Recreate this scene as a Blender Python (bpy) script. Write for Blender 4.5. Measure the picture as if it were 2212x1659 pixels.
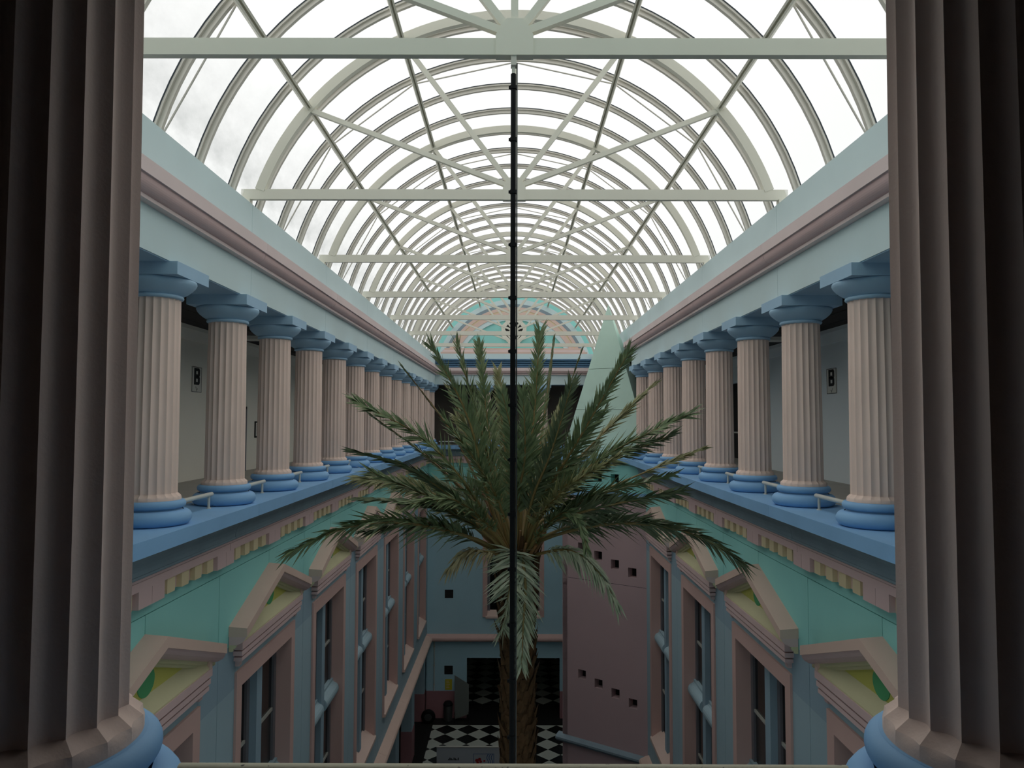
import bpy, math, random
from mathutils import Vector, Matrix
random.seed(7)
for o in list(bpy.data.objects):
    bpy.data.objects.remove(o)

# ---------------------------------------------------------------- camera, light, exposure
E = 18.9                       # eye height above the atrium floor (m); geometry below is written relative to the eye
F = 1600.0                     # focal length in pixels of the 2212 px wide frame
PITCH = math.atan(80 / F)
scene = bpy.context.scene
COL = scene.collection
cam_d = bpy.data.cameras.new('camera')
cam_d.sensor_width = 36.0
cam_d.lens = F / 2212 * 36
cam_d.clip_start = 0.05
cam_d.clip_end = 400
cam = bpy.data.objects.new('camera', cam_d)
COL.objects.link(cam)
cam.matrix_world = (Matrix.Translation((0, 0, E)) @ Matrix.Rotation(math.radians(0.143), 4, 'Z')
                    @ Matrix.Rotation(math.radians(90) + PITCH, 4, 'X') @ Matrix.Rotation(math.radians(0.13), 4, 'Z'))
scene.camera = cam

world = bpy.data.worlds.new('overcast_sky')
scene.world = world
world.use_nodes = True
wn = world.node_tree.nodes
wn['Background'].inputs['Color'].default_value = (0.99, 1.0, 0.995, 1)
wn['Background'].inputs['Strength'].default_value = 1.0

vs = scene.view_settings
vs.view_transform = 'Standard'
vs.look = 'None'
vs.exposure = 0.22
vs.gamma = 1.0
vs.use_curve_mapping = False
cy = scene.cycles
cy.use_denoising = True
cy.max_bounces = 10
cy.diffuse_bounces = 5
cy.transparent_max_bounces = 12
cy.sample_clamp_indirect = 6.0

# ---------------------------------------------------------------- materials
def lin(c):
    c = c / 255
    return c / 12.92 if c <= 0.04045 else ((c + 0.055) / 1.055) ** 2.4
def rgb(t):
    return (lin(t[0]), lin(t[1]), lin(t[2]), 1)
def paint(name, col, var=0.10, rough=0.75, scale=1.3, bump=0.05, speck=0.0, spec=0.25):
    """painted plaster: colour, soft blotches, fine grain relief, optional dark specks"""
    m = bpy.data.materials.new(name)
    m.use_nodes = True
    nt = m.node_tree
    N, L = nt.nodes, nt.links
    b = N['Principled BSDF']
    b.inputs['Roughness'].default_value = rough
    b.inputs['Specular IOR Level'].default_value = spec
    tc = N.new('ShaderNodeTexCoord')
    n1 = N.new('ShaderNodeTexNoise')
    n1.inputs['Scale'].default_value = scale
    n1.inputs['Detail'].default_value = 5
    L.new(tc.outputs['Object'], n1.inputs['Vector'])
    r = N.new('ShaderNodeMapRange')
    r.inputs['From Min'].default_value = 0.25
    r.inputs['From Max'].default_value = 0.75
    r.inputs['To Min'].default_value = 1 - var
    r.inputs['To Max'].default_value = 1 + var * 0.6
    L.new(n1.outputs['Fac'], r.inputs['Value'])
    mx = N.new('ShaderNodeMix')
    mx.data_type = 'RGBA'
    mx.blend_type = 'MULTIPLY'
    mx.inputs['Factor'].default_value = 1
    mx.inputs['A'].default_value = rgb(col)
    L.new(r.outputs['Result'], mx.inputs['B'])
    out = mx.outputs['Result']
    if speck:
        n3 = N.new('ShaderNodeTexNoise')
        n3.inputs['Scale'].default_value = 34
        n3.inputs['Detail'].default_value = 2
        L.new(tc.outputs['Object'], n3.inputs['Vector'])
        r3 = N.new('ShaderNodeMapRange')
        r3.inputs['From Min'].default_value = 0.66
        r3.inputs['From Max'].default_value = 0.74
        r3.inputs['To Max'].default_value = speck
        L.new(n3.outputs['Fac'], r3.inputs['Value'])
        m2 = N.new('ShaderNodeMix')
        m2.data_type = 'RGBA'
        m2.inputs['B'].default_value = (0.03, 0.03, 0.028, 1)
        L.new(out, m2.inputs['A'])
        L.new(r3.outputs['Result'], m2.inputs['Factor'])
        out = m2.outputs['Result']
    L.new(out, b.inputs['Base Color'])
    if bump:
        n2 = N.new('ShaderNodeTexNoise')
        n2.inputs['Scale'].default_value = 60
        L.new(tc.outputs['Object'], n2.inputs['Vector'])
        bp = N.new('ShaderNodeBump')
        bp.inputs['Strength'].default_value = bump
        bp.inputs['Distance'].default_value = 0.01
        L.new(n2.outputs['Fac'], bp.inputs['Height'])
        L.new(bp.outputs['Normal'], b.inputs['Normal'])
    return m
def glazing():
    """milky polycarbonate sheet: lets the sky through, streaked and grimy"""
    m = bpy.data.materials.new('polycarbonate_sheet')
    m.use_nodes = True
    nt = m.node_tree
    N, L = nt.nodes, nt.links
    for n in list(N):
        if n.type != 'OUTPUT_MATERIAL':
            N.remove(n)
    out = next(n for n in N if n.type == 'OUTPUT_MATERIAL')
    tc = N.new('ShaderNodeTexCoord')
    mp = N.new('ShaderNodeMapping')
    mp.inputs['Scale'].default_value = (0.9, 0.45, 0.9)
    L.new(tc.outputs['Object'], mp.inputs['Vector'])
    n1 = N.new('ShaderNodeTexNoise')
    n1.inputs['Scale'].default_value = 1.1
    n1.inputs['Detail'].default_value = 7
    n1.inputs['Roughness'].default_value = 0.65
    L.new(mp.outputs['Vector'], n1.inputs['Vector'])
    # grime collects along the low left edge of the vault (dirt, seen on the sheets there)
    sx = N.new('ShaderNodeSeparateXYZ')
    L.new(tc.outputs['Object'], sx.inputs['Vector'])
    rx = N.new('ShaderNodeMapRange')
    rx.inputs['From Min'].default_value = -4.1
    rx.inputs['From Max'].default_value = -5.2
    rx.inputs['To Min'].default_value = 0.0
    rx.inputs['To Max'].default_value = 1.0
    L.new(sx.outputs['X'], rx.inputs['Value'])
    r1 = N.new('ShaderNodeMapRange')
    r1.inputs['From Min'].default_value = 0.38
    r1.inputs['From Max'].default_value = 0.68
    L.new(n1.outputs['Fac'], r1.inputs['Value'])
    mul = N.new('ShaderNodeMath')
    mul.operation = 'MULTIPLY'
    L.new(rx.outputs['Result'], mul.inputs[0])
    L.new(r1.outputs['Result'], mul.inputs[1])
    ramp = N.new('ShaderNodeMix')
    ramp.data_type = 'RGBA'
    ramp.inputs['A'].default_value = (0.90, 0.90, 0.89, 1)
    ramp.inputs['B'].default_value = (0.60, 0.61, 0.60, 1)
    L.new(mul.outputs['Value'], ramp.inputs['Factor'])
    tr = N.new('ShaderNodeBsdfTransparent')
    tl = N.new('ShaderNodeBsdfTranslucent')
    L.new(ramp.outputs['Result'], tr.inputs['Color'])
    L.new(ramp.outputs['Result'], tl.inputs['Color'])
    mix = N.new('ShaderNodeMixShader')
    mix.inputs['Fac'].default_value = 0.35
    L.new(tr.outputs['BSDF'], mix.inputs[1])
    L.new(tl.outputs['BSDF'], mix.inputs[2])
    L.new(mix.outputs['Shader'], out.inputs['Surface'])
    return m
def simple(name, col, rough=0.5, metal=0.0, spec=0.5):
    m = bpy.data.materials.new(name)
    m.use_nodes = True
    b = m.node_tree.nodes['Principled BSDF']
    b.inputs['Base Color'].default_value = rgb(col)
    b.inputs['Roughness'].default_value = rough
    b.inputs['Metallic'].default_value = metal
    b.inputs['Specular IOR Level'].default_value = spec
    return m

M = dict(
    sky=paint('pale_sky_blue_paint', (208, 227, 229), 0.05, 0.8, 0.6),
    cap=paint('capital_blue_paint', (164, 196, 220), 0.08, 0.7, 1.2),
    blue=paint('ledge_blue_paint', (138, 184, 226), 0.10, 0.6, 1.0, speck=0.0),
    cove=paint('slate_blue_paint', (138, 156, 166), 0.10, 0.7, 1.5),
    stripe=paint('steel_blue_stripe_paint', (96, 134, 164), 0.06, 0.7, 1.0),
    shaft=paint('pale_pink_plaster', (236, 212, 200), 0.08, 0.85, 0.9, 0.12, speck=0.0),
    rose=paint('rose_plaster', (216, 188, 186), 0.07, 0.85, 0.9),
    roselight=paint('light_rose_plaster', (226, 208, 206), 0.06, 0.85, 0.9),
    teal=paint('turquoise_paint', (150, 216, 210), 0.06, 0.8, 0.5),
    wallblue=paint('grey_blue_paint', (162, 186, 196), 0.07, 0.8, 0.5),
    wallblue2=paint('slate_band_blue', (148, 172, 186), 0.07, 0.8, 0.5),
    farblue=paint('end_wall_blue_paint', (168, 202, 214), 0.07, 0.8, 0.4),
    tan=paint('dusty_pink_stone', (216, 188, 174), 0.06, 0.85, 0.8),
    frame=paint('window_pink_stone', (206, 172, 164), 0.06, 0.85, 0.8),
    sill=paint('peach_stone', (220, 194, 182), 0.06, 0.85, 0.8),
    lime=paint('lime_yellow_paint', (200, 196, 104), 0.16, 0.8, 0.9),
    cream=paint('cream_yellow_paint', (206, 200, 162), 0.08, 0.85, 0.9),
    dentil=paint('cream_plaster', (222, 206, 168), 0.06, 0.85, 1.0),
    green=paint('emerald_paint', (88, 164, 112), 0.04, 0.8, 1.0),
    block=paint('mauve_plaster', (190, 164, 166), 0.06, 0.9, 0.4),
    dado=paint('dusky_red_paint', (160, 116, 120), 0.1, 0.8, 0.6),
    mint=paint('mint_render', (202, 230, 216), 0.06, 0.9, 1.2, 0.15),
    steel=paint('cream_steel_paint', (226, 224, 210), 0.04, 0.55, 0.8, 0.0),
    alu=simple('grey_aluminium', (206, 202, 192), 0.45, 0.0),
    gasket=simple('dark_gasket', (40, 52, 62), 0.6),
    glass=simple('dark_window_glass', (14, 15, 16), 0.12),
    glass2=simple('lowered_blind_behind_glass', (44, 42, 42), 0.3),
    wframe=simple('grey_window_frame', (112, 110, 116), 0.5),
    joint=simple('joint_shadow_gap', (30, 44, 48), 0.9),
    black=simple('black_plastic', (12, 14, 17), 0.7, 0.0, 0.2),
    conduit=simple('pale_grey_conduit', (176, 176, 168), 0.5),
    rail=paint('chipped_cream_rail_paint', (206, 204, 180), 0.06, 0.5, 3, 0.05, speck=0.9),
    railw=paint('white_rail_paint', (206, 206, 198), 0.04, 0.5, 2, 0.0),
    gwallL=paint('warm_bounce_grey_wall', (240, 235, 222), 0.04, 0.9, 0.4, 0.0),  # warm cast of light reflected off the floor put into this grey
    gwallR=paint('cool_grey_wall_paint', (226, 233, 234), 0.04, 0.9, 0.4, 0.0),
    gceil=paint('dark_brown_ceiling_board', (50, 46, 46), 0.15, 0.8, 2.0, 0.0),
    gfloor=paint('grey_gallery_screed', (176, 172, 164), 0.1, 0.8, 1.0),
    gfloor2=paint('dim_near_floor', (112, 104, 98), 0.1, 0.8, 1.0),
    ink=simple('black_ink', (16, 16, 18), 0.8),
    sign=simple('pale_sign_board', (214, 212, 202), 0.6),
    trunk=paint('palm_bark', (88, 66, 44), 0.45, 0.95, 9.0, 0.6),
    boot=paint('old_leaf_base', (84, 62, 40), 0.4, 0.95, 6.0, 0.3),
    tilew=paint('pale_floor_tile', (186, 190, 180), 0.06, 0.35, 1.0, 0.0, spec=0.4),
    tileb=paint('black_floor_tile', (22, 24, 24), 0.1, 0.35, 1.0, 0.0, spec=0.4),
    floorb=paint('black_floor_border', (26, 26, 26), 0.12, 0.6, 1.0, 0.0),
    metalbin=simple('brushed_bin_metal', (86, 88, 88), 0.4, 0.5),
    yellow=simple('yellow_notice_card', (190, 176, 40), 0.7),
    banner=paint('white_banner_board', (176, 182, 188), 0.05, 0.7, 1.0, 0.0),
    red=simple('red_print', (160, 40, 44), 0.8),
    blueprint=simple('blue_print', (44, 84, 140), 0.8),
    screen=simple('grey_screen_panel', (112, 116, 112), 0.5),
    dark=simple('dark_shell', (30, 28, 28), 0.9),
    pane=glazing(),
)
def leafmat(name, col, col2, rough=0.5):
    m = bpy.data.materials.new(name)
    m.use_nodes = True
    nt = m.node_tree
    N, L = nt.nodes, nt.links
    b = N['Principled BSDF']
    b.inputs['Roughness'].default_value = rough
    b.inputs['Specular IOR Level'].default_value = 0.4
    g = N.new('ShaderNodeTexCoord')
    n = N.new('ShaderNodeTexNoise')
    n.inputs['Scale'].default_value = 5.0
    n.inputs['Detail'].default_value = 4
    L.new(g.outputs['Object'], n.inputs['Vector'])
    mx = N.new('ShaderNodeMix')
    mx.data_type = 'RGBA'
    mx.inputs['A'].default_value = rgb(col)
    mx.inputs['B'].default_value = rgb(col2)
    r = N.new('ShaderNodeMapRange')
    r.inputs['From Min'].default_value = 0.35
    r.inputs['From Max'].default_value = 0.7
    L.new(n.outputs['Fac'], r.inputs['Value'])
    L.new(r.outputs['Result'], mx.inputs['Factor'])
    L.new(mx.outputs['Result'], b.inputs['Base Color'])
    return m
LEAF = [leafmat('palm_leaf_green', (98, 118, 82), (134, 146, 106)), leafmat('palm_leaf_dark', (80, 96, 70), (112, 122, 90)),
        leafmat('palm_leaf_olive', (120, 124, 82), (152, 150, 110)), leafmat('palm_leaf_silver', (146, 160, 132), (186, 190, 166)),
        leafmat('palm_leaf_dry', (178, 168, 130), (140, 128, 92))]
RACHIS = [leafmat('palm_rib_olive', (124, 112, 66), (138, 112, 68)), leafmat('palm_rib_tan', (140, 102, 62), (116, 84, 52))]

# ---------------------------------------------------------------- mesh helpers
class MB:
    def __init__(self):
        self.v, self.f, self.s = [], [], []
    def quad(self, a, b, c, d, s=False):
        i = len(self.v)
        self.v += [a, b, c, d]
        self.f.append((i, i + 1, i + 2, i + 3))
        self.s.append(s)
    def poly(self, pts, s=False):
        i = len(self.v)
        self.v += list(pts)
        self.f.append(tuple(range(i, i + len(pts))))
        self.s.append(s)
    def box(self, x0, x1, y0, y1, z0, z1):
        x0, x1 = min(x0, x1), max(x0, x1)
        y0, y1 = min(y0, y1), max(y0, y1)
        z0, z1 = min(z0, z1), max(z0, z1)
        i = len(self.v)
        self.v += [(x, y, z) for z in (z0, z1) for y in (y0, y1) for x in (x0, x1)]
        for q in ((0, 2, 3, 1), (4, 5, 7, 6), (0, 1, 5, 4), (2, 6, 7, 3), (0, 4, 6, 2), (1, 3, 7, 5)):
            self.f.append(tuple(i + k for k in q))
            self.s.append(False)
        return self
    def grid(self, rows, closed=False, smooth=True):
        """rows of equal length point lists; shared vertices inside this patch only"""
        i = len(self.v)
        n = len(rows[0])
        for r in rows:
            self.v += list(r)
        for a in range(len(rows) - 1):
            for b in range(n if closed else n - 1):
                c = (b + 1) % n
                self.f.append((i + a * n + b, i + a * n + c, i + (a + 1) * n + c, i + (a + 1) * n + b))
                self.s.append(smooth)
        return self
    def prism(self, pts2, fn, s0, s1, caps=True, smooth=False):
        """closed outline pts2 swept from s0 to s1; fn(p, s) gives the 3-D point"""
        n = len(pts2)
        for k in range(n):
            a, b = pts2[k], pts2[(k + 1) % n]
            self.quad(fn(a, s0), fn(b, s0), fn(b, s1), fn(a, s1), smooth)
        if caps:
            self.poly([fn(p, s0) for p in reversed(pts2)])
            self.poly([fn(p, s1) for p in pts2])
        return self
    def tube(self, pts, r, n=8, cap=True):
        rows = []
        P = [Vector(p) for p in pts]
        R = r if isinstance(r, (list, tuple)) else [r] * len(P)
        ref = Vector((0, 0, 1))
        if abs((P[-1] - P[0]).normalized().z) > 0.95:
            ref = Vector((0, 1, 0))
        for k, p in enumerate(P):
            t = (P[min(k + 1, len(P) - 1)] - P[max(k - 1, 0)]).normalized()
            a = t.cross(ref).normalized()
            b = t.cross(a).normalized()
            rows.append([tuple(p + (a * math.cos(q) + b * math.sin(q)) * R[k]) for q in [2 * math.pi * j / n for j in range(n)]])
        self.grid(rows, True)
        if cap:
            self.poly(list(reversed(rows[0])))
            self.poly(rows[-1])
        return self
    def bar(self, p, q, w, h, up=(0, 0, 1)):
        """box section bar from p to q, width w across, height h along up"""
        p, q = Vector(p), Vector(q)
        t = (q - p).normalized()
        a = t.cross(Vector(up)).normalized() * (w / 2)
        b = a.cross(t).normalized() * (h / 2)
        c = [(-1, -1), (1, -1), (1, 1), (-1, 1)]
        A = [tuple(p + a * i + b * j) for i, j in c]
        B = [tuple(q + a * i + b * j) for i, j in c]
        for k in range(4):
            self.quad(A[k], A[(k + 1) % 4], B[(k + 1) % 4], B[k])
        self.poly(list(reversed(A)))
        self.poly(B)
        return self
    def lathe(self, prof, n=32, cx=0, cy=0):
        """prof: list of smooth runs, each a list of (r, z)"""
        for run in prof:
            self.grid([[(cx + r * math.cos(2 * math.pi * k / n), cy + r * math.sin(2 * math.pi * k / n), z) for k in range(n)] for r, z in run], True)
        return self
    def mesh(self, name, mat):
        me = bpy.data.meshes.new(name)
        me.from_pydata(self.v, [], self.f)
        me.materials.append(mat)
        me.polygons.foreach_set('use_smooth', self.s)
        me.update()
        return me
def link(name, data, parent=None, loc=(0, 0, 0), **kw):
    o = bpy.data.objects.new(name, data)
    COL.objects.link(o)
    if parent is None:
        o.location = (loc[0], loc[1], loc[2] + E)
    else:
        o.parent = parent
        o.location = loc
    for k, v in kw.items():
        o[k] = v
    return o
def obj(name, mb, mat, parent=None, loc=(0, 0, 0), **kw):
    return link(name, mb.mesh(name, M[mat] if isinstance(mat, str) else mat), parent, loc, **kw)
def thing(name, label, cat, loc=(0, 0, 0), group=None):
    o = link(name, None, None, loc, label=label, category=cat)
    o.empty_display_size = 0.3
    if group:
        o['group'] = group
    return o
def struct(name, label, mb=None, mat=None, **kw):
    cat = kw.pop('cat', None) or name.split('_')[0]
    if mb is None:
        o = link(name, None, None, kind='structure', label=label, category=cat, **kw)
        o.empty_display_size = 0.3
        return o
    return obj(name, mb, mat, None, kind='structure', label=label, category=cat, **kw)
def box(*a):
    return MB().box(*a)
def at(px, py, d):
    """the point at distance d down the hall that the pixel (px, py) of the frame looks at"""
    v = (829.5 - py) / F
    dy = math.cos(PITCH) - v * math.sin(PITCH)
    return Vector(((px - 1110) / F / dy * d, d, (math.sin(PITCH) + v * math.cos(PITCH)) / dy * d))
ORD = ['first', 'second', 'third', 'fourth', 'fifth', 'sixth', 'seventh', 'eighth', 'ninth', 'tenth', 'eleventh', 'twelfth',
       'thirteenth', 'fourteenth', 'fifteenth', 'sixteenth']

# ---------------------------------------------------------------- plan of the hall
S = 2.83                      # column spacing down the hall
DF = 17 * S                   # far row of columns
DN = S                        # near row of columns, the camera looks out between two of them
DR = 31.85                    # the right colonnade stops here, at the mint pyramid
# a wall run: o = distance of a point from the hall's long axis (or the same setback at the far end), s = position along the run
def mapL(p, s): return (-p[0], s, p[1])
def mapR(p, s): return (p[0], s, p[1])
def mapF(p, s): return (s, DF - 5.5 + p[0], p[1])
def mapN(p, s): return (s, DN + 5.5 - p[0], p[1])
def setF(o): return DF - 5.5 + o
SIDES = (('left', mapL, DF), ('right', mapR, DR))

# ================================================================ vault of sheets, ribs and trusses
ZC, RT = 2.72, 5.31           # arc centre height, outer radius of the truss arches
RG = 5.50                     # radius of the glazing
vault = struct('ceiling', 'glazed barrel vault of white translucent sheets over the hall', cat='glass roof')
def arcpt(r, th, y):
    return (r * math.sin(th), y, ZC + r * math.cos(th))
def arc_bar(mb, sect, y, th0, th1, n):
    """section: closed list of (dy, r) swept round the arc"""
    m = len(sect)
    for k in range(m):
        a, b = sect[k], sect[(k + 1) % m]
        mb.grid([[arcpt(a[1], th0 + (th1 - th0) * j / n, y + a[0]), arcpt(b[1], th0 + (th1 - th0) * j / n, y + b[0])] for j in range(n + 1)], False, True)
    for th in (th0, th1):
        mb.poly([arcpt(r, th, y + dy) for dy, r in sect])
    return mb
TH = math.radians(76.5)
ribs = [S * (2 * j + 1) + 0.7 + 1.415 * k for j in range(8) for k in range(4)]
sect = [(-0.035, 5.36), (0.035, 5.36), (0.035, 5.39), (0.02, 5.39), (0.02, 5.44), (0.065, 5.44), (0.065, 5.475), (-0.065, 5.475), (-0.065, 5.44), (-0.02, 5.44), (-0.02, 5.39), (-0.035, 5.39)]
rib_me = arc_bar(MB(), sect, 0, -TH, TH, 44).mesh('glazing_rib', M['alu'])
gas_me = arc_bar(MB(), [(-0.075, 5.476), (0.075, 5.476), (0.075, 5.492), (-0.075, 5.492)], 0, -TH, TH, 44).mesh('gasket', M['gasket'])
for y in ribs:
    r = link('glazing_rib', rib_me, vault, (0, y, 0))
    link('gasket', gas_me, r)
edges = [DN - 0.6] + ribs + [DF + 0.1]
pane_me = {}
for a, b in zip(edges[:-1], edges[1:]):
    w = round(b - a, 3)
    if w not in pane_me:
        mb = MB()
        mb.grid([[arcpt(RG, -TH + 2 * TH * j / 44, 0), arcpt(RG, -TH + 2 * TH * j / 44, w)] for j in range(45)], False, True)
        pane_me[w] = mb.mesh('glazing_sheet', M['pane'])
    link('glazing_sheet', pane_me[w], vault, (0, a, 0))
# purlins: pairs of slim channels, one length per bay
NODES = [math.radians(a) for a in (-50, -25, 25, 50)]
for th in NODES:
    mb = MB()
    c = arcpt(5.23, th, 0)
    t = (math.cos(th), 0, -math.sin(th))
    nr = (math.sin(th), 0, math.cos(th))
    for off, w_, up_off, hh in ((-0.036, 0.034, 0.0, 0.10), (0.036, 0.034, 0.0, 0.10), (0.0, 0.05, 0.03, 0.03)):
        p = Vector((c[0] + t[0] * off + nr[0] * up_off, 0, c[2] + t[2] * off + nr[2] * up_off))
        mb.bar(p + Vector((0, 0.06, 0)), p + Vector((0, 2 * S - 0.06, 0)), w_, hh, nr)
    me = mb.mesh('purlin', M['steel'])
    for j in range(8):
        link('purlin', me, vault, (0, S * (2 * j + 1), 0))
# tie rods: chords under one rib in every bay
rod_nodes = [math.radians(a) for a in (-74, -50, -25, 0, 25, 50, 74)]
rod_me = []
for a, b in zip(rod_nodes[:-1], rod_nodes[1:]):
    rod_me.append(MB().tube([arcpt(5.33, a, 0), arcpt(5.33, b, 0)], 0.015, 6).mesh('tie_rod', M['alu']))
for j in range(8):
    for me in rod_me:
        link('tie_rod', me, vault, (0, S * (2 * j + 1) + 0.7 + 1.415, 0))
# gutters that close the foot of the vault
for s in (-1, 1):
    obj('gutter', box(s * 5.1, s * 5.75, DN - 0.6, DF + 0.3, 3.9, 4.06), 'sky', vault)

# roof trusses
TT = math.radians(70.6)
arch_me = arc_bar(MB(), [(-0.06, 5.13), (0.06, 5.13), (0.06, 5.31), (-0.06, 5.31)], 0, -TT, TT, 48).mesh('arch', M['steel'])
beam_me = MB().box(-5.28, 5.28, -0.05, 0.05, 4.27, 4.47).mesh('tie_beam', M['steel'])
hp = [(-0.22, 4.262), (0.22, 4.262), (0.22, 4.50), (0.15, 4.64), (0.09, 4.70), (-0.09, 4.70), (-0.15, 4.64), (-0.22, 4.50)]
hub_me = MB().prism(hp, lambda p, s: (p[0], s, p[1]), -0.066, 0.066).mesh('hub_plate', M['steel'])
strut_me = []
for th in NODES[:2] + [0] + NODES[2:]:
    e = arcpt(5.15, th, 0)
    b0 = Vector((0.16 * math.sin(th) * 1.1, 0, 4.50 + 0.16 * math.cos(th) * 0.6))
    strut_me.append(MB().bar(b0, e, 0.09 if th else 0.085, 0.09, (0, 1, 0)).mesh('strut', M['steel']))
clip_me = MB().box(-0.09, 0.09, -0.08, 0.08, 4.18, 4.275).mesh('beam_shoe', M['steel'])
for j in range(1, 8):
    y = S * (2 * j + 1)
    t = thing('roof_truss', '%s cream steel roof truss counting away from the viewer, with spokes fanning from its hub' % ORD[j - 1], 'roof truss', (0, y, 0), 'cream steel trusses under the glass vault')
    link('tie_beam', beam_me, t)
    link('arch', arch_me, t)
    link('hub_plate', hub_me, t)
    for me in strut_me:
        link('strut', me, t)
    for sx in (-5.19, 5.19):
        link('beam_shoe', clip_me, t, (sx, 0, 0))

# ================================================================ entablature above the columns
def seg_bounds(s0, s1, joints, gap=0.006):
    c = [s0] + [j for j in joints if s0 + 0.2 < j < s1 - 0.2] + [s1]
    return [(a + gap, b - gap) for a, b in zip(c[:-1], c[1:])]
ODD = [S * (2 * j + 1) for j in range(-1, 10)]
def runs(parent, name, prof, mat, fn, s0, s1, joints=ODD):
    for a, b in seg_bounds(s0, s1, joints):
        obj(name, MB().prism(prof, fn, a, b, True, False), mat, parent)
def cyma(x0, z0, x1, z1, n=7, kind='cavetto'):
    out = []
    for k in range(n + 1):
        a = math.pi / 2 * k / n
        if kind == 'cavetto':
            out.append((x0 + (x1 - x0) * math.sin(a), z0 + (z1 - z0) * (1 - math.cos(a))))
        else:
            out.append((x0 + (x1 - x0) * (1 - math.cos(a)), z0 + (z1 - z0) * math.sin(a)))
    return out
P_FASCIA = [(5.07, 3.38), (5.07, 4.18), (5.30, 4.18), (5.30, 3.38)]
P_BAND = [(4.76, 3.21), (4.76, 3.41), (5.06, 3.43), (5.2, 3.43), (5.2, 3.21)]
# half round under the band, then a fillet
P_ROLL = [(4.79, 3.205)] + [(4.965 - 0.165 * math.cos(math.radians(a)), 3.195 - 0.165 * math.sin(math.radians(a))) for a in range(0, 91, 10)] + [(5.2, 3.03), (5.2, 3.205)]
P_FILL = [(4.945, 3.03), (4.945, 2.975), (5.2, 2.975), (5.2, 3.03)]
P_FRIEZE = [(5.07, 2.345), (5.07, 2.975), (5.35, 2.975), (5.35, 2.345)]
P_SOFF = [(5.09, 2.33), (5.09, 2.345), (5.95, 2.5), (5.95, 2.33)]
for side, fn, end in SIDES:
    tr = struct('trim_%d' % (1 if side == 'left' else 2), 'pale blue frieze with a rose cornice above the %s colonnade' % side, cat='entablature')
    last = setF(5.07)
    runs(tr, 'fascia_panel', P_FASCIA, 'sky', fn, DN + 0.45, last)
    e2 = setF(4.76) if side == 'left' else DR + 0.25
    runs(tr, 'cornice_band', P_BAND, 'roselight', fn, DN + 0.75, e2)
    runs(tr, 'cornice_roll', P_ROLL, 'rose', fn, DN + 0.7, e2)
    runs(tr, 'cornice_fillet', P_FILL, 'roselight', fn, DN + 0.5, e2)
    runs(tr, 'frieze_panel', P_FRIEZE, 'sky', fn, DN + 0.45, last if side == 'left' else DR)
    runs(tr, 'soffit_panel', P_SOFF, 'cap', fn, DN + 0.45, last if side == 'left' else DR)
obj('dark_fill_panel', box(5.3, 5.5, DR - 0.2, DF + 0.3, 2.3, 4.0), 'dark', tr)  # added dark panel, blocks the sky in the gap beyond the frieze end
# far end: striped slate mouldings under the lunette
tr = struct('trim_3', 'banded entablature across the far end of the hall', cat='entablature')
for nm, pr, mt in (('cornice_band', P_BAND, 'roselight'), ('cornice_roll', P_ROLL, 'rose'), ('cornice_fillet', P_FILL, 'roselight'), ('frieze_panel', P_FRIEZE, 'sky'), ('soffit_panel', P_SOFF, 'cap')):
    runs(tr, nm, pr, mt, mapF, -5.6, 5.6, [-1.84, 1.84] if nm == 'frieze_panel' else [])
for k in range(4):
    z = 3.42 + 0.145 * k
    runs(tr, 'striped_moulding', [(5.10 - 0.03 * k, z), (5.00 - 0.03 * k, z + 0.06), (5.00 - 0.03 * k, z + 0.105), (5.35, z + 0.105), (5.35, z)], 'stripe', mapF, -5.4, 5.4, [])
runs(tr, 'stripe_backing', [(5.14, 3.42), (5.14, 4.0), (5.36, 4.0), (5.36, 3.42)], 'stripe', mapF, -5.4, 5.4, [])
runs(tr, 'plain_band', [(5.12, 4.0), (5.12, 4.34), (5.4, 4.34), (5.4, 4.0)], 'sky', mapF, -5.4, 5.4, [])
for k in range(3):
    z = 4.345 + 0.125 * k
    runs(tr, 'rose_band', [(5.14 + 0.05 * k, z), (5.14 + 0.05 * k, z + 0.12), (5.5, z + 0.12), (5.5, z)], ('sill', 'roselight', 'sill')[k], mapF, -4.75 + 0.12 * k, 4.75 - 0.12 * k, [])
# near end, over the viewer's head
tr = struct('trim_4', 'pale blue beam above the two dark near columns', cat='entablature')
runs(tr, 'frieze_panel', P_FRIEZE, 'sky', mapN, -8.5, 8.5, [])
runs(tr, 'fascia_panel', [(5.07, 3.01), (5.07, 4.3), (5.35, 4.3), (5.35, 3.01)], 'sky', mapN, -6, 6, [])

# ================================================================ columns
def shaft_mesh(n=20, seg=6):
    mb = MB()
    dep = 0.030
    def pt(k, j, R, d, z):
        t = j / seg
        a = 2 * math.pi * (k + t) / n
        r = R - d * math.sin(math.pi * t)
        return (r * math.cos(a), r * math.sin(a), z)
    for k in range(n):
        mb.grid([[pt(k, j, R, dep, z) for j in range(seg + 1)] for z, R in ((1.88, 0.345), (0.9, 0.352), (-0.2, 0.358), (-1.105, 0.361))])
        mb.grid([[pt(k, j, 0.361, dep, -1.105) for j in range(seg + 1)], [pt(k, j, 0.412, 0.018, -1.15) for j in range(seg + 1)]])
        mb.grid([[pt(k, j, 0.412, 0.018, -1.15) for j in range(seg + 1)], [pt(k, j, 0.414, 0.0, -1.172) for j in range(seg + 1)], [pt(k, j, 0.414, 0.0, -1.215) for j in range(seg + 1)]])
    return mb.mesh('shaft', M['shaft'])
def semi(r0, z0, z1, bulge, n=10):
    """convex bulge between two heights"""
    zc, h = (z0 + z1) / 2, (z0 - z1) / 2
    return [(r0 + bulge * math.cos(math.radians(a)), zc + h * math.sin(math.radians(a))) for a in [90 - 180 * k / n for k in range(n + 1)]]
shaft_me = shaft_mesh()
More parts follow.
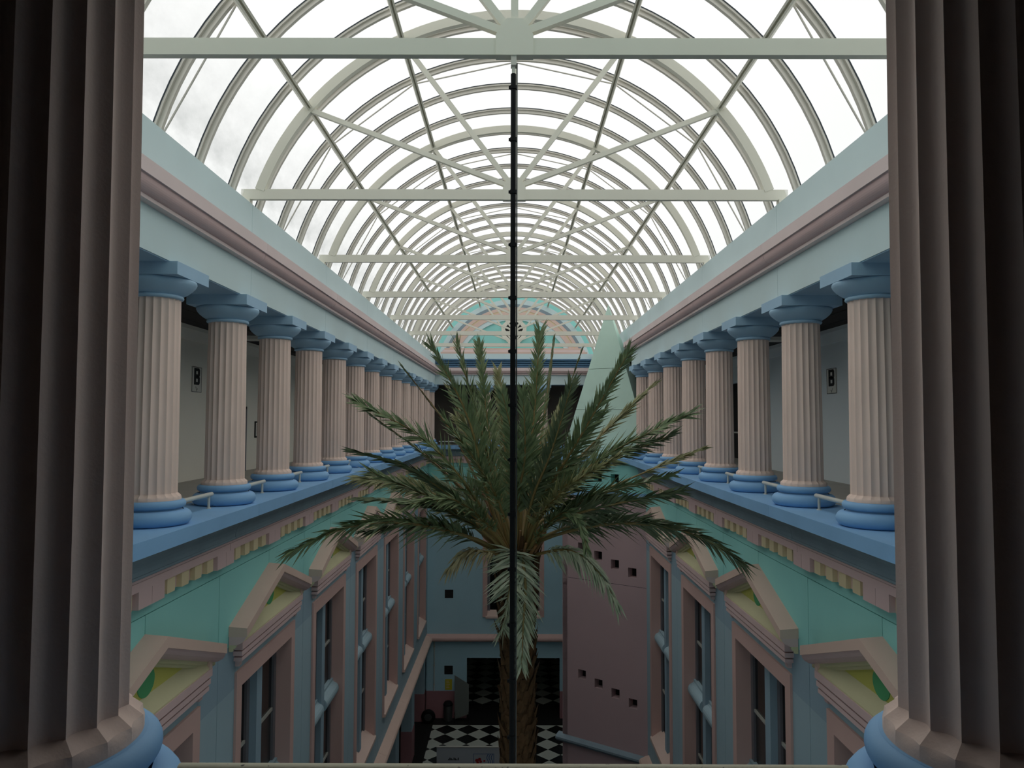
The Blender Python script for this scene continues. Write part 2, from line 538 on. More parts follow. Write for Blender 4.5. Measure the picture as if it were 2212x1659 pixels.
base_me = MB().lathe([[(0.2, -1.205), (0.43, -1.205)], semi(0.425, -1.205, -1.325, 0.058), [(0.425, -1.325), (0.42, -1.345), (0.435, -1.36)], semi(0.45, -1.352, -1.582, 0.122, 12)], 48).mesh('base', M['blue'])
ring_me = MB().lathe([semi(0.352, 1.915, 1.852, 0.033, 8), [(0.30, 1.852), (0.352, 1.852)]], 40).mesh('necking_ring', M['cap'])
ech = [(0.352, 1.91), (0.385, 1.925), (0.45, 1.965), (0.51, 2.015), (0.552, 2.065), (0.57, 2.105), (0.565, 2.14), (0.52, 2.155)]
ech_me = MB().lathe([ech], 44).mesh('echinus', M['cap'])
ab_me = MB().box(-0.56, 0.56, -0.56, 0.56, 2.145, 2.335).mesh('abacus', M['cap'])
def column(x, y, label, group):
    t = thing('fluted_column', label, 'column', (x, y, 0), group)
    link('shaft', shaft_me, t)
    link('base', base_me, t)
    cp = link('capital', ech_me, t)
    link('necking_ring', ring_me, cp)
    link('abacus', ab_me, cp)
    return t
GC = 'pink fluted columns around the gallery'
for side, sx, last in (('left', -1, 13), ('right', 1, 8)):
    for n in range(0, last + 1):
        if n == 0:
            lb = 'pink fluted column of the %s row mostly hidden behind the dark near column' % side
        else:
            lb = '%s clearly seen pink fluted column of the %s row, counting away from the viewer' % (ORD[n - 1], side)
        column(sx * 5.5, S * (n + 3), lb, GC)
column(-5.5, DF, 'pink corner column where the left row meets the far end', GC)
column(-1.84, DF, 'pink column at the far end, left of the palm crown centre', GC)
column(1.84, DF, 'pink column at the far end, right of the palm crown centre', GC)
column(-1.84, DN, 'huge dark near column along the left edge of the picture', 'dark near columns framing the view')
column(1.84, DN, 'huge dark near column along the right edge of the picture', 'dark near columns framing the view')

# ---------------------------------------------------------------- low guard rails between the columns
def rail(p0, p1, label, mat='railw', group='low white guard rails between the columns', rad=0.040):
    p0, p1 = Vector(p0), Vector(p1)
    t = thing('guard_rail', label, 'railing', tuple(p0), group)
    d = p1 - p0
    u = d.normalized()
    mb = MB().tube([(0, 0, 0), tuple(d)], rad, 12)
    obj('pipe', mb, mat, t)
    for q in (0.12, d.length - 0.12):
        c = u * q
        obj('post', MB().tube([tuple(c), (c.x, c.y, -1.58 - p0.z)], 0.024, 10).lathe([[(0.0, -1.565 - p0.z), (0.04, -1.565 - p0.z)], [(0.04, -1.565 - p0.z), (0.045, -1.58 - p0.z)]], 12, c.x, c.y), mat, t)
for side, sx, last in (('left', -1, 13), ('right', 1, 7)):
    for n in range(0, last + 1):
        y0, y1 = S * (n + 3) + 0.60, S * (n + 4) - 0.64
        if n == 0:
            lb = 'low white rail on the %s ledge, emerging beside the dark near column' % side
        else:
            lb = 'low white rail beyond the %s full column of the %s row' % (ORD[n - 1], side)
        rail((sx * 5.48, y0, -1.335), (sx * 5.48, y1, -1.335), lb)
for a, b, w in ((-4.85, -2.5, 'left'), (-1.2, 1.2, 'middle'), (2.5, 4.85, 'right')):
    if w != 'right':
        rail((a, DF, -1.335), (b, DF, -1.335), 'low white rail in the %s opening at the far end' % w)
rail((-1.27, 2.885, -1.335), (1.27, 2.885, -1.335), 'chipped cream rail crossing the bottom edge between the near columns', 'rail', 'near rail', 0.031)

# ================================================================ ledge, cove and dentil frieze under the columns
P_LEDGE = [(4.83, -1.80), (4.83, -1.58), (6.2, -1.58), (6.2, -1.80)]
P_COVE = [(4.92, -1.795)] + cyma(4.93, -1.83, 5.27, -2.2, 8, 'cavetto') + [(5.5, -2.2), (5.5, -1.795)]
P_MLD1 = [(5.26, -2.2), (5.26, -2.235), (5.30, -2.26), (5.5, -2.26), (5.5, -2.2)]
P_MLD2 = [(5.32, -2.262), (5.32, -2.30), (5.36, -2.33), (5.5, -2.33), (5.5, -2.262)]
P_BANDT = [(5.36, -2.332), (5.36, -2.46), (5.55, -2.46), (5.55, -2.332)]
def dentil_band(parent, fn, s0, s1, phase):
    """pink band hung with teeth in groups of four; between the groups the band drops to the full depth"""
    runs(parent, 'frieze_band', P_BANDT, 'rose', fn, s0, s1)
    runs(parent, 'frieze_backing', [(5.47, -2.70), (5.47, -2.46), (5.56, -2.46), (5.56, -2.70)], 'sill', fn, s0, s1)
    n0 = math.floor((s0 - phase) / S)
    n1 = math.ceil((s1 - phase) / S)
    G, W, P = 2.04, 0.26, 0.50
    for n in range(n0, n1 + 1):
        c = phase + n * S
        # plain drop between two groups
        a, b = c + G / 2, c + S - G / 2
        mid = (a + b) / 2
        for u, v in ((a, mid - 0.005), (mid + 0.005, b)):
            u, v = max(u, s0), min(v, s1)
            if v - u > 0.05:
                obj('drop_panel', MB().prism([(5.36, -2.46), (5.36, -2.72), (5.55, -2.72), (5.55, -2.46)], fn, u, v), 'rose', parent)
        for k in range(4):
            y = c + (k - 1.5) * P
            if s0 + 0.15 < y < s1 - 0.15:
                obj('dentil', MB().prism([(5.385, -2.46), (5.385, -2.70), (5.55, -2.70), (5.55, -2.46)], fn, y - W / 2, y + W / 2), 'dentil', parent)
for k, (side, fn, end) in enumerate(SIDES):
    tr = struct('trim_%d' % (5 + k), 'blue ledge with slate cove and cream toothed frieze along the %s side' % side, cat='ledge')
    e = setF(4.83) if side == 'left' else DR - 0.35
    runs(tr, 'ledge_block', P_LEDGE, 'blue', fn, DN + 0.6, e)
    runs(tr, 'cove_block', P_COVE, 'cove', fn, DN + 0.5, e)
    runs(tr, 'bead_moulding', P_MLD1, 'cove', fn, DN + 0.3, e)
    runs(tr, 'bead_moulding', P_MLD2, 'rose', fn, DN + 0.3, e)
    dentil_band(tr, fn, DN + 0.2, setF(5.36) if side == 'left' else 31.1, S * 0.43)
tr = struct('trim_7', 'blue ledge and toothed frieze across the far end', cat='ledge')
for nm, pr, mt in (('ledge_block', P_LEDGE, 'blue'), ('cove_block', P_COVE, 'cove'), ('bead_moulding', P_MLD1, 'cove'), ('bead_moulding', P_MLD2, 'rose')):
    runs(tr, nm, pr, mt, mapF, -6.2, 6.2, [])
dentil_band(tr, mapF, -5.36, 5.36, S * 0.5)
tr = struct('trim_8', 'blue ledge under the two dark near columns', cat='ledge')
runs(tr, 'ledge_block', [(4.93, -1.80), (4.93, -1.58), (6.2, -1.58), (6.2, -1.80)], 'blue', mapN, -6.2, 6.2, [])

# ================================================================ lower facades
XW = 5.55
def panel(parent, fn, s0, s1, z0, z1, mat, o=XW, th=0.2):
    obj('wall_panel', MB().prism([(o, z0), (o, z1), (o + th, z1), (o + th, z0)], fn, s0, s1), mat, parent)
G2 = 0.009
def facade(parent, fn, centres, s0, s1, lower='wallblue'):
    """panels between and above the windows; joints midway between windows and over each window"""
    cs = sorted(centres)
    cuts = [s0] + [(a + b) / 2 for a, b in zip(cs[:-1], cs[1:])] + [s1]
    for a, b in zip(cuts[:-1], cuts[1:]):
        panel(parent, fn, a, b, -2.93, -2.5, 'teal')
    for c, a, b in zip(cs, cuts[:-1], cuts[1:]):
        panel(parent, fn, a + G2, c - G2, -4.42, -2.945, 'teal')
        panel(parent, fn, c + G2, b - G2, -4.42, -2.945, 'teal')
        for u, v in ((a + G2, c - 1.92), (c + 1.92, b - G2)):
            if v - u > 0.05:
                panel(parent, fn, u, v, -5.33, -4.42, 'wallblue2' if lower == 'wallblue' else lower)  # band slightly darker than the panels below
                panel(parent, fn, u, v, -13.7, -5.33, lower)
        panel(parent, fn, c - 1.92, c - G2, -5.1, -4.42, lower)
        panel(parent, fn, c + G2, c + 1.92, -5.1, -4.42, lower)
        panel(parent, fn, c - 1.92, c + 1.92, -13.7, -12.55, lower)
        obj('joint_strip', MB().prism([(XW + 0.06, -5.1), (XW + 0.06, -2.9), (XW + 0.22, -2.9), (XW + 0.22, -5.1)], fn, c - 0.05, c + 0.05), 'joint', parent)
    for q in cuts:
        obj('joint_strip', MB().prism([(XW + 0.06, -13.7), (XW + 0.06, -2.9), (XW + 0.22, -2.9), (XW + 0.22, -13.7)], fn, q - 0.06, q + 0.06), 'joint', parent)
    obj('joint_strip', MB().prism([(XW + 0.06, -2.97), (XW + 0.06, -2.9), (XW + 0.22, -2.9), (XW + 0.22, -2.97)], fn, s0, s1), 'joint', parent)

WIN_N = [0]
def window(fn, c, where):
    """tall recessed window: stone surround, blue mullion, grey sashes, dark panes, moulded transom, sloping sill"""
    WIN_N[0] += 1
    w = struct('window_%d' % WIN_N[0], 'tall pink framed window %s' % where)
    H, O = 1.68, 1.97                   # half opening, half surround
    zt, zs, zb = -5.36, -5.02, -12.3
    xf, xi = 5.50, 5.93
    # surround: head and two jambs
    obj('surround_head', MB().prism([(xf, zt), (xf, zs), (xf + 0.2, zs), (xf + 0.2, zt)], fn, c - O, c + O), 'frame', w)
    for s in (-1, 1):
        a, b = sorted((c + s * H, c + s * O))
        obj('surround_jamb', MB().prism([(xf, zb - 0.25), (xf, zt), (xf + 0.2, zt), (xf + 0.2, zb - 0.25)], fn, a, b), 'frame', w)
        a, b = sorted((c + s * H, c + s * (H + 0.12)))
        obj('reveal', MB().prism([(xf + 0.2, zb), (xf + 0.2, zt), (xi + 0.1, zt), (xi + 0.1, zb)], fn, a, b), 'frame', w)
    obj('reveal', MB().prism([(xf + 0.2, zt), (xf + 0.2, zt + 0.1), (xi + 0.1, zt + 0.1), (xi + 0.1, zt)], fn, c - H, c + H), 'frame', w)
    obj('sill', MB().prism([(xf - 0.06, zb - 0.32), (xf - 0.06, zb - 0.2), (xi + 0.05, zb + 0.15), (xi + 0.05, zb - 0.32)], fn, c - H - 0.1, c + H + 0.1), 'sill', w)
    # mullion
    m = 0.17
    obj('mullion', MB().prism([(xi - 0.22, zb), (xi - 0.22, zt), (xi + 0.1, zt), (xi + 0.1, zb)], fn, c - m, c + m), 'wallblue2', w)
    for s in (-1, 1):
        a, b = sorted((c + s * m, c + s * H))
        # grey sash stiles and dark panes
        obj('sash_stile', MB().prism([(xi - 0.06, zb), (xi - 0.06, zt), (xi + 0.05, zt), (xi + 0.05, zb)], fn, a, a + 0.17), 'wframe', w)
        obj('sash_stile', MB().prism([(xi - 0.06, zb), (xi - 0.06, zt), (xi + 0.05, zt), (xi + 0.05, zb)], fn, b - 0.17, b), 'wframe', w)
        for z0, z1, mt in ((-7.02, zt, 'glass'), (-8.3, -7.08, 'glass2'), (-10.55, -8.9, 'glass'), (zb, -10.62, 'glass')):
            obj('pane', MB().prism([(xi, z0), (xi, z1), (xi + 0.03, z1), (xi + 0.03, z0)], fn, a + 0.17, b - 0.17), mt, w)
        for z in (-7.05, -10.58):
            obj('glazing_bar', MB().prism([(xi - 0.04, z - 0.035), (xi - 0.04, z + 0.035), (xi + 0.04, z + 0.035), (xi + 0.04, z - 0.035)], fn, a + 0.17, b - 0.17), 'conduit', w)
        tr_p = [(xi + 0.05, -8.28), (xi - 0.12, -8.28), (xi - 0.12, -8.36), (xi - 0.16, -8.40)] + [(xi - 0.16 - 0.15 * math.sin(math.radians(q)), -8.60 + 0.19 * math.cos(math.radians(q))) for q in range(15, 170, 22)] + [(xi - 0.10, -8.88), (xi + 0.05, -8.9)]
        obj('transom', MB().prism(tr_p, fn, a, b), 'wallblue', w)

def pediment(fn, c, label):
    """raking cornices over a lime tympanum with a green disc, on stepped rose mouldings"""
    t = thing('window_pediment', label, 'pediment', (0, 0, 0), 'pediments over the tall windows')
    ax, hw, ex = -3.25, 2.33, -4.05     # apex height, half width, eaves height
    sl = (ax - ex) / hw
    L = math.hypot(hw, ax - ex)
    def rake(s, prof):
        """prof: closed list of (o, drop) below the raking line; mitred on the axis"""
        mb = MB()
        n = len(prof)
        P = lambda p, u: fn((p[0], ax - sl * u + p[1]), c + s * u)
        for k in range(n):
            a, b = prof[k], prof[(k + 1) % n]
            mb.quad(P(a, 0), P(b, 0), P(b, hw), P(a, hw))
        mb.poly([P(p, hw) for p in prof])
        return mb
    for s in (-1, 1):
        obj('raking_cornice', rake(s, [(5.19, -0.17), (5.19, 0), (XW, 0.03), (XW + 0.02, -0.17)]), 'tan', t)
        m = obj('raking_moulding', rake(s, [(5.215, -0.168), (5.225, -0.21), (5.26, -0.26), (5.32, -0.30), (5.40, -0.33), (5.54, -0.33), (5.54, -0.168)]), 'rose', t)
        obj('raking_bead', rake(s, [(5.40, -0.328), (5.40, -0.365), (5.425, -0.395), (5.455, -0.40), (5.455, -0.44), (5.475, -0.455), (5.54, -0.455), (5.54, -0.328)]), 'cream', m)
        # block under the eaves
        a, b = sorted((c + s * 1.98, c + s * 2.1))
        obj('eaves_block', MB().prism([(5.36, -4.40), (5.36, -4.1), (5.54, -4.1), (5.54, -4.40)], fn, a, b), 'tan', t)
    # tympanum
    ty = obj('tympanum', MB().prism([(0, 0)] * 0 + [(c - 2.08, -4.20), (c + 2.08, -4.20), (c, ax - 0.34)], lambda p, s: fn((s, p[1]), p[0]), 5.52, 5.548), 'lime', t)
    disc = []
    for k in range(28):
        a = 2 * math.pi * k / 28
        disc.append((c + 0.26 * math.cos(a), -3.93 + 0.22 * math.sin(a)))
    obj('green_disc', MB().prism(disc, lambda p, s: fn((s, p[1]), p[0]), 5.508, 5.522), 'green', ty)
    obj('weathering', MB().prism([(5.37, -4.40), (5.37, -4.375), (5.53, -4.12), (5.54, -4.40)], fn, c - 2.05, c + 2.05), 'cream', t)
    for k, (z0, z1, o) in enumerate(((-4.535, -4.402, 5.355), (-4.665, -4.572, 5.37), (-4.775, -4.70, 5.385))):
        obj('fascia_moulding', MB().prism([(o, z0), (o, z1), (5.55, z1), (5.55, z0)], fn, c - 2.1 + 0.03 * k, c + 2.1 - 0.03 * k), 'rose', t)
    for s in (-1, 1):
        a, b = sorted((c + s * 1.82, c + s * 1.96))
        obj('bracket', MB().prism([(5.47, -4.90), (5.45, -4.80), (5.55, -4.80), (5.55, -4.90)], fn, a, b), 'rose', t)

WL = [S * k for k in (2, 4, 6, 8, 10, 12, 14, 16)]
WR = [S * k for k in (2, 4, 6, 8, 10)]
wall_l = struct('wall_left', 'left facade, turquoise above and grey blue below, between tall windows')
facade(wall_l, mapL, WL, DN, setF(XW))
wall_r = struct('wall_right', 'right facade, turquoise above and grey blue below, between tall windows')
facade(wall_r, mapR, WR, DN, S * 11 + 0.2)
wall_f = struct('wall_far', 'blue end wall below the far gallery with a tall central window')
facade(wall_f, mapF, [0.0], -XW, XW, 'farblue')
for side, fn, ws in (('left', mapL, WL[1:]), ('right', mapR, WR[1:])):
    for k, c in enumerate(ws):
        near = 'nearest the viewer' if k == 0 else 'counting away from the viewer'
        window(fn, c, '%s on the %s facade, %s' % (ORD[k], side, near))
        pediment(fn, c, '%s dusty pink pediment on the %s facade, %s' % (ORD[k], side, near))
window(mapF, 0.0, 'in the middle of the far wall behind the palm')
pediment(mapF, 0.0, 'dusty pink pediment on the far wall behind the palm')

# string course above the ground floor
P_STR = [(5.30, -14.0)] + [(5.30 - 0.16 * math.sin(math.radians(q)), -13.86 + 0.16 * math.cos(math.radians(q)) - 0.02) for q in range(150, 20, -26)] + [(5.40, -13.66), (5.62, -13.60), (5.62, -14.0)]
tr = struct('trim_9', 'dusty pink string course above the ground floor', cat='string course')
runs(tr, 'string_block', P_STR, 'tan', mapL, DN, setF(5.2))
runs(tr, 'string_block', P_STR, 'frame', mapF, -5.6, 5.6, [])
runs(tr, 'string_block', P_STR, 'tan', mapR, DN, 31.0)

# ================================================================ far wall: ground floor with the wide opening, lunette above
def holed(parent, name, U, Z, holes, place, mat, depth=0.4, inmat=None):
    """sheet with rectangular openings, each lined by a recess"""
    us = sorted(set([U[0], U[1]] + [h[0] for h in holes] + [h[1] for h in holes]))
    zs = sorted(set([Z[0], Z[1]] + [h[2] for h in holes] + [h[3] for h in holes]))
    mb = MB()
    for a, b in zip(us[:-1], us[1:]):
        for c, d in zip(zs[:-1], zs[1:]):
            if any(h[0] <= a and b <= h[1] and h[2] <= c and d <= h[3] for h in holes):
                continue
            mb.quad(place(a, c, 0), place(b, c, 0), place(b, d, 0), place(a, d, 0))
    # back and rim give the sheet a thickness
    for h in holes:
        a, b, c, d = h
        for p, q in (((a, c), (b, c)), ((b, c), (b, d)), ((b, d), (a, d)), ((a, d), (a, c))):
            mb.quad(place(*p, 0), place(*q, 0), place(*q, depth), place(*p, depth))
    w = obj(name, mb, mat, parent)
    for h in holes:
        a, b, c, d = h
        mb = MB()
        mb.prism([(a - 0.05, c - 0.05), (b + 0.05, c - 0.05), (b + 0.05, d + 0.05), (a - 0.05, d + 0.05)], lambda p, s: place(p[0], p[1], s), depth, depth + 0.05)
        obj('square_opening', mb, inmat or 'dark', w)
    return w
yF = setF(XW)
# far wall openings: flat dark plates with the holes' shade put into their colour
for nm, z in (('upper', -11.09), ('lower', -15.89)):
    t = thing('wall_vent', 'small dark square plate painted as an opening, the %s one on the blue far wall' % nm, 'vent', (-4.13, yF - 0.01, z))
    obj('rim', MB().prism([(-0.30, -0.30), (0.30, -0.30), (0.30, 0.30), (-0.30, 0.30)], lambda p, s: (p[0], s, p[1]), -0.004, 0.01), 'farblue', t)
    obj('opening', MB().prism([(-0.27, -0.27), (0.27, -0.27), (0.27, 0.27), (-0.27, 0.27)], lambda p, s: (p[0], s, p[1]), -0.008, 0.0), 'dark', t)
OPX, OPZ = 2.97, -15.13
for a, b in ((-XW, -OPX), (OPX, XW)):
    obj('ground_panel', box(a, b, yF, yF + 0.3, -17.2, -13.95), 'farblue', wall_f)
    obj('dado_panel', box(a, b, yF - 0.02, yF + 0.3, -18.9, -17.2), 'dado', wall_f)
obj('ground_panel', box(-OPX, OPX, yF, yF + 0.3, OPZ, -13.95), 'farblue', wall_f)
# lunette
lun = struct('wall_lunette', 'turquoise lunette with rose arch bands filling the far end of the vault', cat='wall')
def disc_poly(r, zc, zmin, n=60):
    th = math.acos(max(-1, min(1, (zmin - zc) / r)))
    return [(r * math.sin(-th + 2 * th * k / n), zc + r * math.cos(-th + 2 * th * k / n)) for k in range(n + 1)]
obj('turquoise_field', MB().prism(disc_poly(5.49, ZC, 3.9), lambda p, s: (p[0], s, p[1]), DF + 0.02, DF + 0.12), 'teal', lun)
LZ, LB = 2.80, 4.0
def arch_band(name, r0, r1, y, mat, zb=LB):
    th0 = math.acos((zb - LZ) / r0)
    th1 = math.acos((zb - LZ) / r1)
    n = 60
    mb = MB()
    A = [[(r * math.sin(-th + 2 * th * k / n), yy, LZ + r * math.cos(-th + 2 * th * k / n)) for k in range(n + 1)] for r, th, yy in ((r1, th1, DF + 0.03), (r1, th1, y), (r0, th0, y), (r0, th0, DF + 0.03))]
    for a, b in zip(A[:-1], A[1:]):
        mb.grid([a, b], False, False)
    obj(name, mb, mat, lun)
arch_band('pale_arch', 4.82, 5.14, DF - 0.03, 'sky')
arch_band('slate_arch', 4.62, 4.82, DF - 0.10, 'cove')
arch_band('rose_arch', 4.42, 4.62, DF - 0.14, 'sill')
arch_band('cream_arch', 4.34, 4.42, DF - 0.11, 'dentil')
arch_band('rose_arch', 4.05, 4.34, DF - 0.13, 'sill')
arch_band('blue_arch', 3.78, 4.05, DF - 0.09, 'sky')
# octagonal window
oc = thing('octagon_window', 'dark octagonal window in a cream frame at the centre of the lunette', 'window', (0, DF, 5.86))
def octa(r):
    return [(r * math.cos(math.pi / 8 + k * math.pi / 4), r * math.sin(math.pi / 8 + k * math.pi / 4)) for k in range(8)]
mb = MB()
O0, O1 = octa(0.62), octa(0.88)
for k in range(8):
    a, b, c, d = O1[k], O1[(k + 1) % 8], O0[(k + 1) % 8], O0[k]
    mb.prism([a, b, c, d], lambda p, s: (p[0], s, p[1]), -0.13, 0.03)
obj('octagon_frame', mb, 'steel', oc)
obj('octagon_pane', MB().prism(octa(0.64), lambda p, s: (p[0], s, p[1]), -0.02, 0.02), 'glass', oc)

# ================================================================ mauve stair block and mint pyramid on the right
A2, B2 = Vector((5.55, 31.25)), Vector((2.2, 33.6))
u2 = (A2 - B2).normalized()
n2 = Vector((-u2.y, u2.x))             # into the block
BL = (A2 - B2).length
def onb(u, z, dep):
    p = B2 + u2 * u + n2 * dep
    return (p.x, p.y, z)
blk = struct('wall_block', 'mauve corner block with stepped rows of little square openings', cat='wall')
hs = 0.385
up = [(0.80 + 0.815 * k, 0.80 + 0.815 * k + hs, z - 0.40, z) for k, z in enumerate((-5.36, -5.65, -5.93, -6.19))]
lo = [(0.80 + 0.815 * k, 0.80 + 0.815 * k + hs, z - 0.39, z) for k, z in enumerate((-10.88, -11.12, -11.36, -11.61))]
tp = [(0.80 + 0.82 * k, 0.80 + 0.82 * k + hs, -2.65, -2.28) for k in range(3)]
holed(blk, 'mauve_panel', (0, BL), (-6.945, -3.27), up, onb, 'block')
holed(blk, 'mauve_panel', (0, BL), (-13.9, -6.96), lo, onb, 'block')
holed(blk, 'turquoise_panel', (0, BL + 0.6), (-3.05, -1.75), tp, onb, 'teal')
def bprism(name, prof, mat, u0, u1):
    """prof in (depth, z)"""
    obj(name, MB().prism(prof, lambda p, s: onb(s, p[1], p[0]), u0, u1), mat, blk)
bprism('joint_strip', [(0.05, -7.0), (0.05, -6.9), (0.3, -6.9), (0.3, -7.0)], 'joint', 0.05, BL)
bprism('blue_band', [(-0.05, -3.28), (-0.05, -3.05), (0.3, -3.05), (0.3, -3.28)], 'blue', -0.04, BL + 0.1)
bprism('blue_cap', [(-0.16, -1.80), (-0.16, -1.58), (2.4, -1.58), (2.4, -1.80)], 'blue', -0.48, BL + 1.1)
bprism('blue_string', [(-0.02, -14.15), (-0.14, -14.12), (-0.22, -14.02), (-0.22, -13.94), (-0.10, -13.86), (0.1, -13.8), (0.1, -14.15)], 'cove', -0.25, BL - 0.1)
bprism('base_wall', [(0.0, -18.9), (0.0, -14.1), (0.3, -14.1), (0.3, -18.9)], 'block', 0, BL)
bprism('flank_wall', [(0.0, -18.9), (0.0, -1.75), (2.6, -1.75), (2.6, -18.9)], 'block', -0.001, 0.25)
bprism('block_core', [(0.5, -18.9), (0.5, -1.8), (2.5, -1.8), (2.5, -18.9)], 'dark', 0.3, BL + 0.4)
# pyramid
py = thing('mint_pyramid', 'slender mint green pyramid rising beside the right colonnade', 'pyramid', (0, 0, 0))
ap = B2 + u2 * 1.78 + n2 * 1.1
apex = Vector((ap.x, ap.y, 5.3))
base = [Vector(onb(-0.42, -1.578, 0.65)), Vector(onb(BL - 0.05, -1.578, 0.65)), Vector(onb(BL - 0.05, -1.578, 2.1)), Vector(onb(-0.42, -1.578, 2.1))]
levels = [0.0, 0.305, 0.575, 1.0]
for a, b in zip(levels[:-1], levels[1:]):
    g = 0.0012
    A_ = [p.lerp(apex, a + (g if a else 0)) for p in base]
    B_ = [p.lerp(apex, min(b - g, 0.998)) for p in base]
    mb = MB()
    for k in range(4):
        mb.quad(tuple(A_[k]), tuple(A_[(k + 1) % 4]), tuple(B_[(k + 1) % 4]), tuple(B_[k]))
    mb.poly([tuple(p) for p in B_])
    mb.poly([tuple(p) for p in reversed(A_)])
    obj('pyramid_course', mb, 'mint', py)

# ================================================================ galleries behind the columns
GW = 8.6
for side, sx, mt in (('left', -1, 'gwallL'), ('right', 1, 'gwallR')):
    w = struct('wall_gallery_%s' % side, 'plain grey back wall of the %s gallery' % side, cat='wall')
    x0, x1 = sx * GW, sx * (GW + 0.2)
    if side == 'left':
        obj('wall_face', box(x0, x1, -4, DF + 3.5, -1.6, 2.75), mt, w)
    else:
        obj('wall_face', box(x0, x1, -4, 27.6, -1.6, 2.75), mt, w)
        obj('wall_face', box(x0, x1, 27.6, DF + 3.5, 1.5, 2.75), mt, w)
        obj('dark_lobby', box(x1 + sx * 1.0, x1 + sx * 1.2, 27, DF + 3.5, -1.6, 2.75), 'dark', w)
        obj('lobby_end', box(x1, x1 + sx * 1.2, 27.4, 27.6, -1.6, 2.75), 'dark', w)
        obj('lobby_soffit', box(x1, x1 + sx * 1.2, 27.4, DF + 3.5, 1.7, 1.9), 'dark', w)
        obj('door_bar', MB().tube([(x0 - 0.02, 27.7, -0.42), (x0 - 0.02, 33, -0.42)], 0.03, 8), 'alu', w)
    obj('cove_strip', MB().prism([(GW, 2.12), (GW - 0.02, 2.12), (GW - 0.10, 2.4), (GW - 0.10, 2.5), (GW, 2.5)], mapL if sx < 0 else mapR, -3, DF + 3), mt, w)
    obj('floor_gallery_%s' % side, box(sx * 6.2, sx * (GW + 1.4), -4, DF + 3.5, -1.8, -1.6), 'gfloor', None, kind='structure', label='grey floor of the %s gallery' % side, category='floor')
    c = struct('ceiling_gallery_%s' % side, 'dark boarded ceiling of the %s gallery' % side)
    nb = 5
    wd = (GW + 0.2 - 5.35) / nb
    for k in range(nb):
        a = 5.35 + wd * k
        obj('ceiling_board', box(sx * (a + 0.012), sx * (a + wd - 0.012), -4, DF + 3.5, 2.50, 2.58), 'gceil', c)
    obj('ceiling_deck', box(sx * 5.3, sx * (GW + 1.4), -4, DF + 3.5, 2.58, 2.75), 'dark', c)
    # unlit lamp under the ceiling
    lp = thing('gallery_lamp', 'unlit white strip lamp under the dark %s gallery ceiling' % side, 'lamp', (sx * 7.0, 20.0, 2.2), 'unlit gallery strip lamps')
    obj('lamp_housing', box(-0.62, 0.62, -0.09, 0.09, 0.0, 0.09), 'railw', lp)
    obj('diffuser', MB().prism([(-0.07, 0.0), (-0.05, -0.045), (0.05, -0.045), (0.07, 0.0)], lambda p, s: (s, p[0], p[1]), -0.6, 0.6), 'sign', lp)
    for q in (-0.4, 0.4):
        obj('hanger', MB().tube([(q, 0, 0.09), (q, 0, 0.3)], 0.012, 6), 'railw', lp)
# far and near galleries
obj('floor_gallery_far', box(-6.2, 6.2, setF(6.2), DF + 3.5, -1.8, -1.6), 'gfloor', None, kind='structure', label='grey floor of the far gallery', category='floor')
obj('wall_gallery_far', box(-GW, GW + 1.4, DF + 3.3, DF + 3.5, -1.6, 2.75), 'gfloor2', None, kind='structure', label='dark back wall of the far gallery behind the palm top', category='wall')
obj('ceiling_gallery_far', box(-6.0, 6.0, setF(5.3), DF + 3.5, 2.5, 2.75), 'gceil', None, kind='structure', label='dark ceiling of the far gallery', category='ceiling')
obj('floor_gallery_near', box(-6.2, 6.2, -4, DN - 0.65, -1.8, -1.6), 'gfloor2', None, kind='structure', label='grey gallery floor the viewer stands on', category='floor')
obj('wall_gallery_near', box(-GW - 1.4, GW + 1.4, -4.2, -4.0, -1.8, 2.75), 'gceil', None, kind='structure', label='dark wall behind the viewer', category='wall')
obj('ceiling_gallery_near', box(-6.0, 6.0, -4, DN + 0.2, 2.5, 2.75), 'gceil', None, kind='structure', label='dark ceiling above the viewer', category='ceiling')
obj('wall_near', box(-6.0, 6.0, DN - 0.3, DN, -18.9, -1.8), 'farblue', None, kind='structure', label='end wall below the viewer', category='wall')
# end cap of the vault above the viewer
obj('wall_near_lunette', MB().prism(disc_poly(5.49, ZC, 3.9), lambda p, s: (p[0], s, p[1]), DN - 0.6, DN - 0.5), 'teal', None, kind='structure', label='turquoise lunette above the viewer', category='wall')

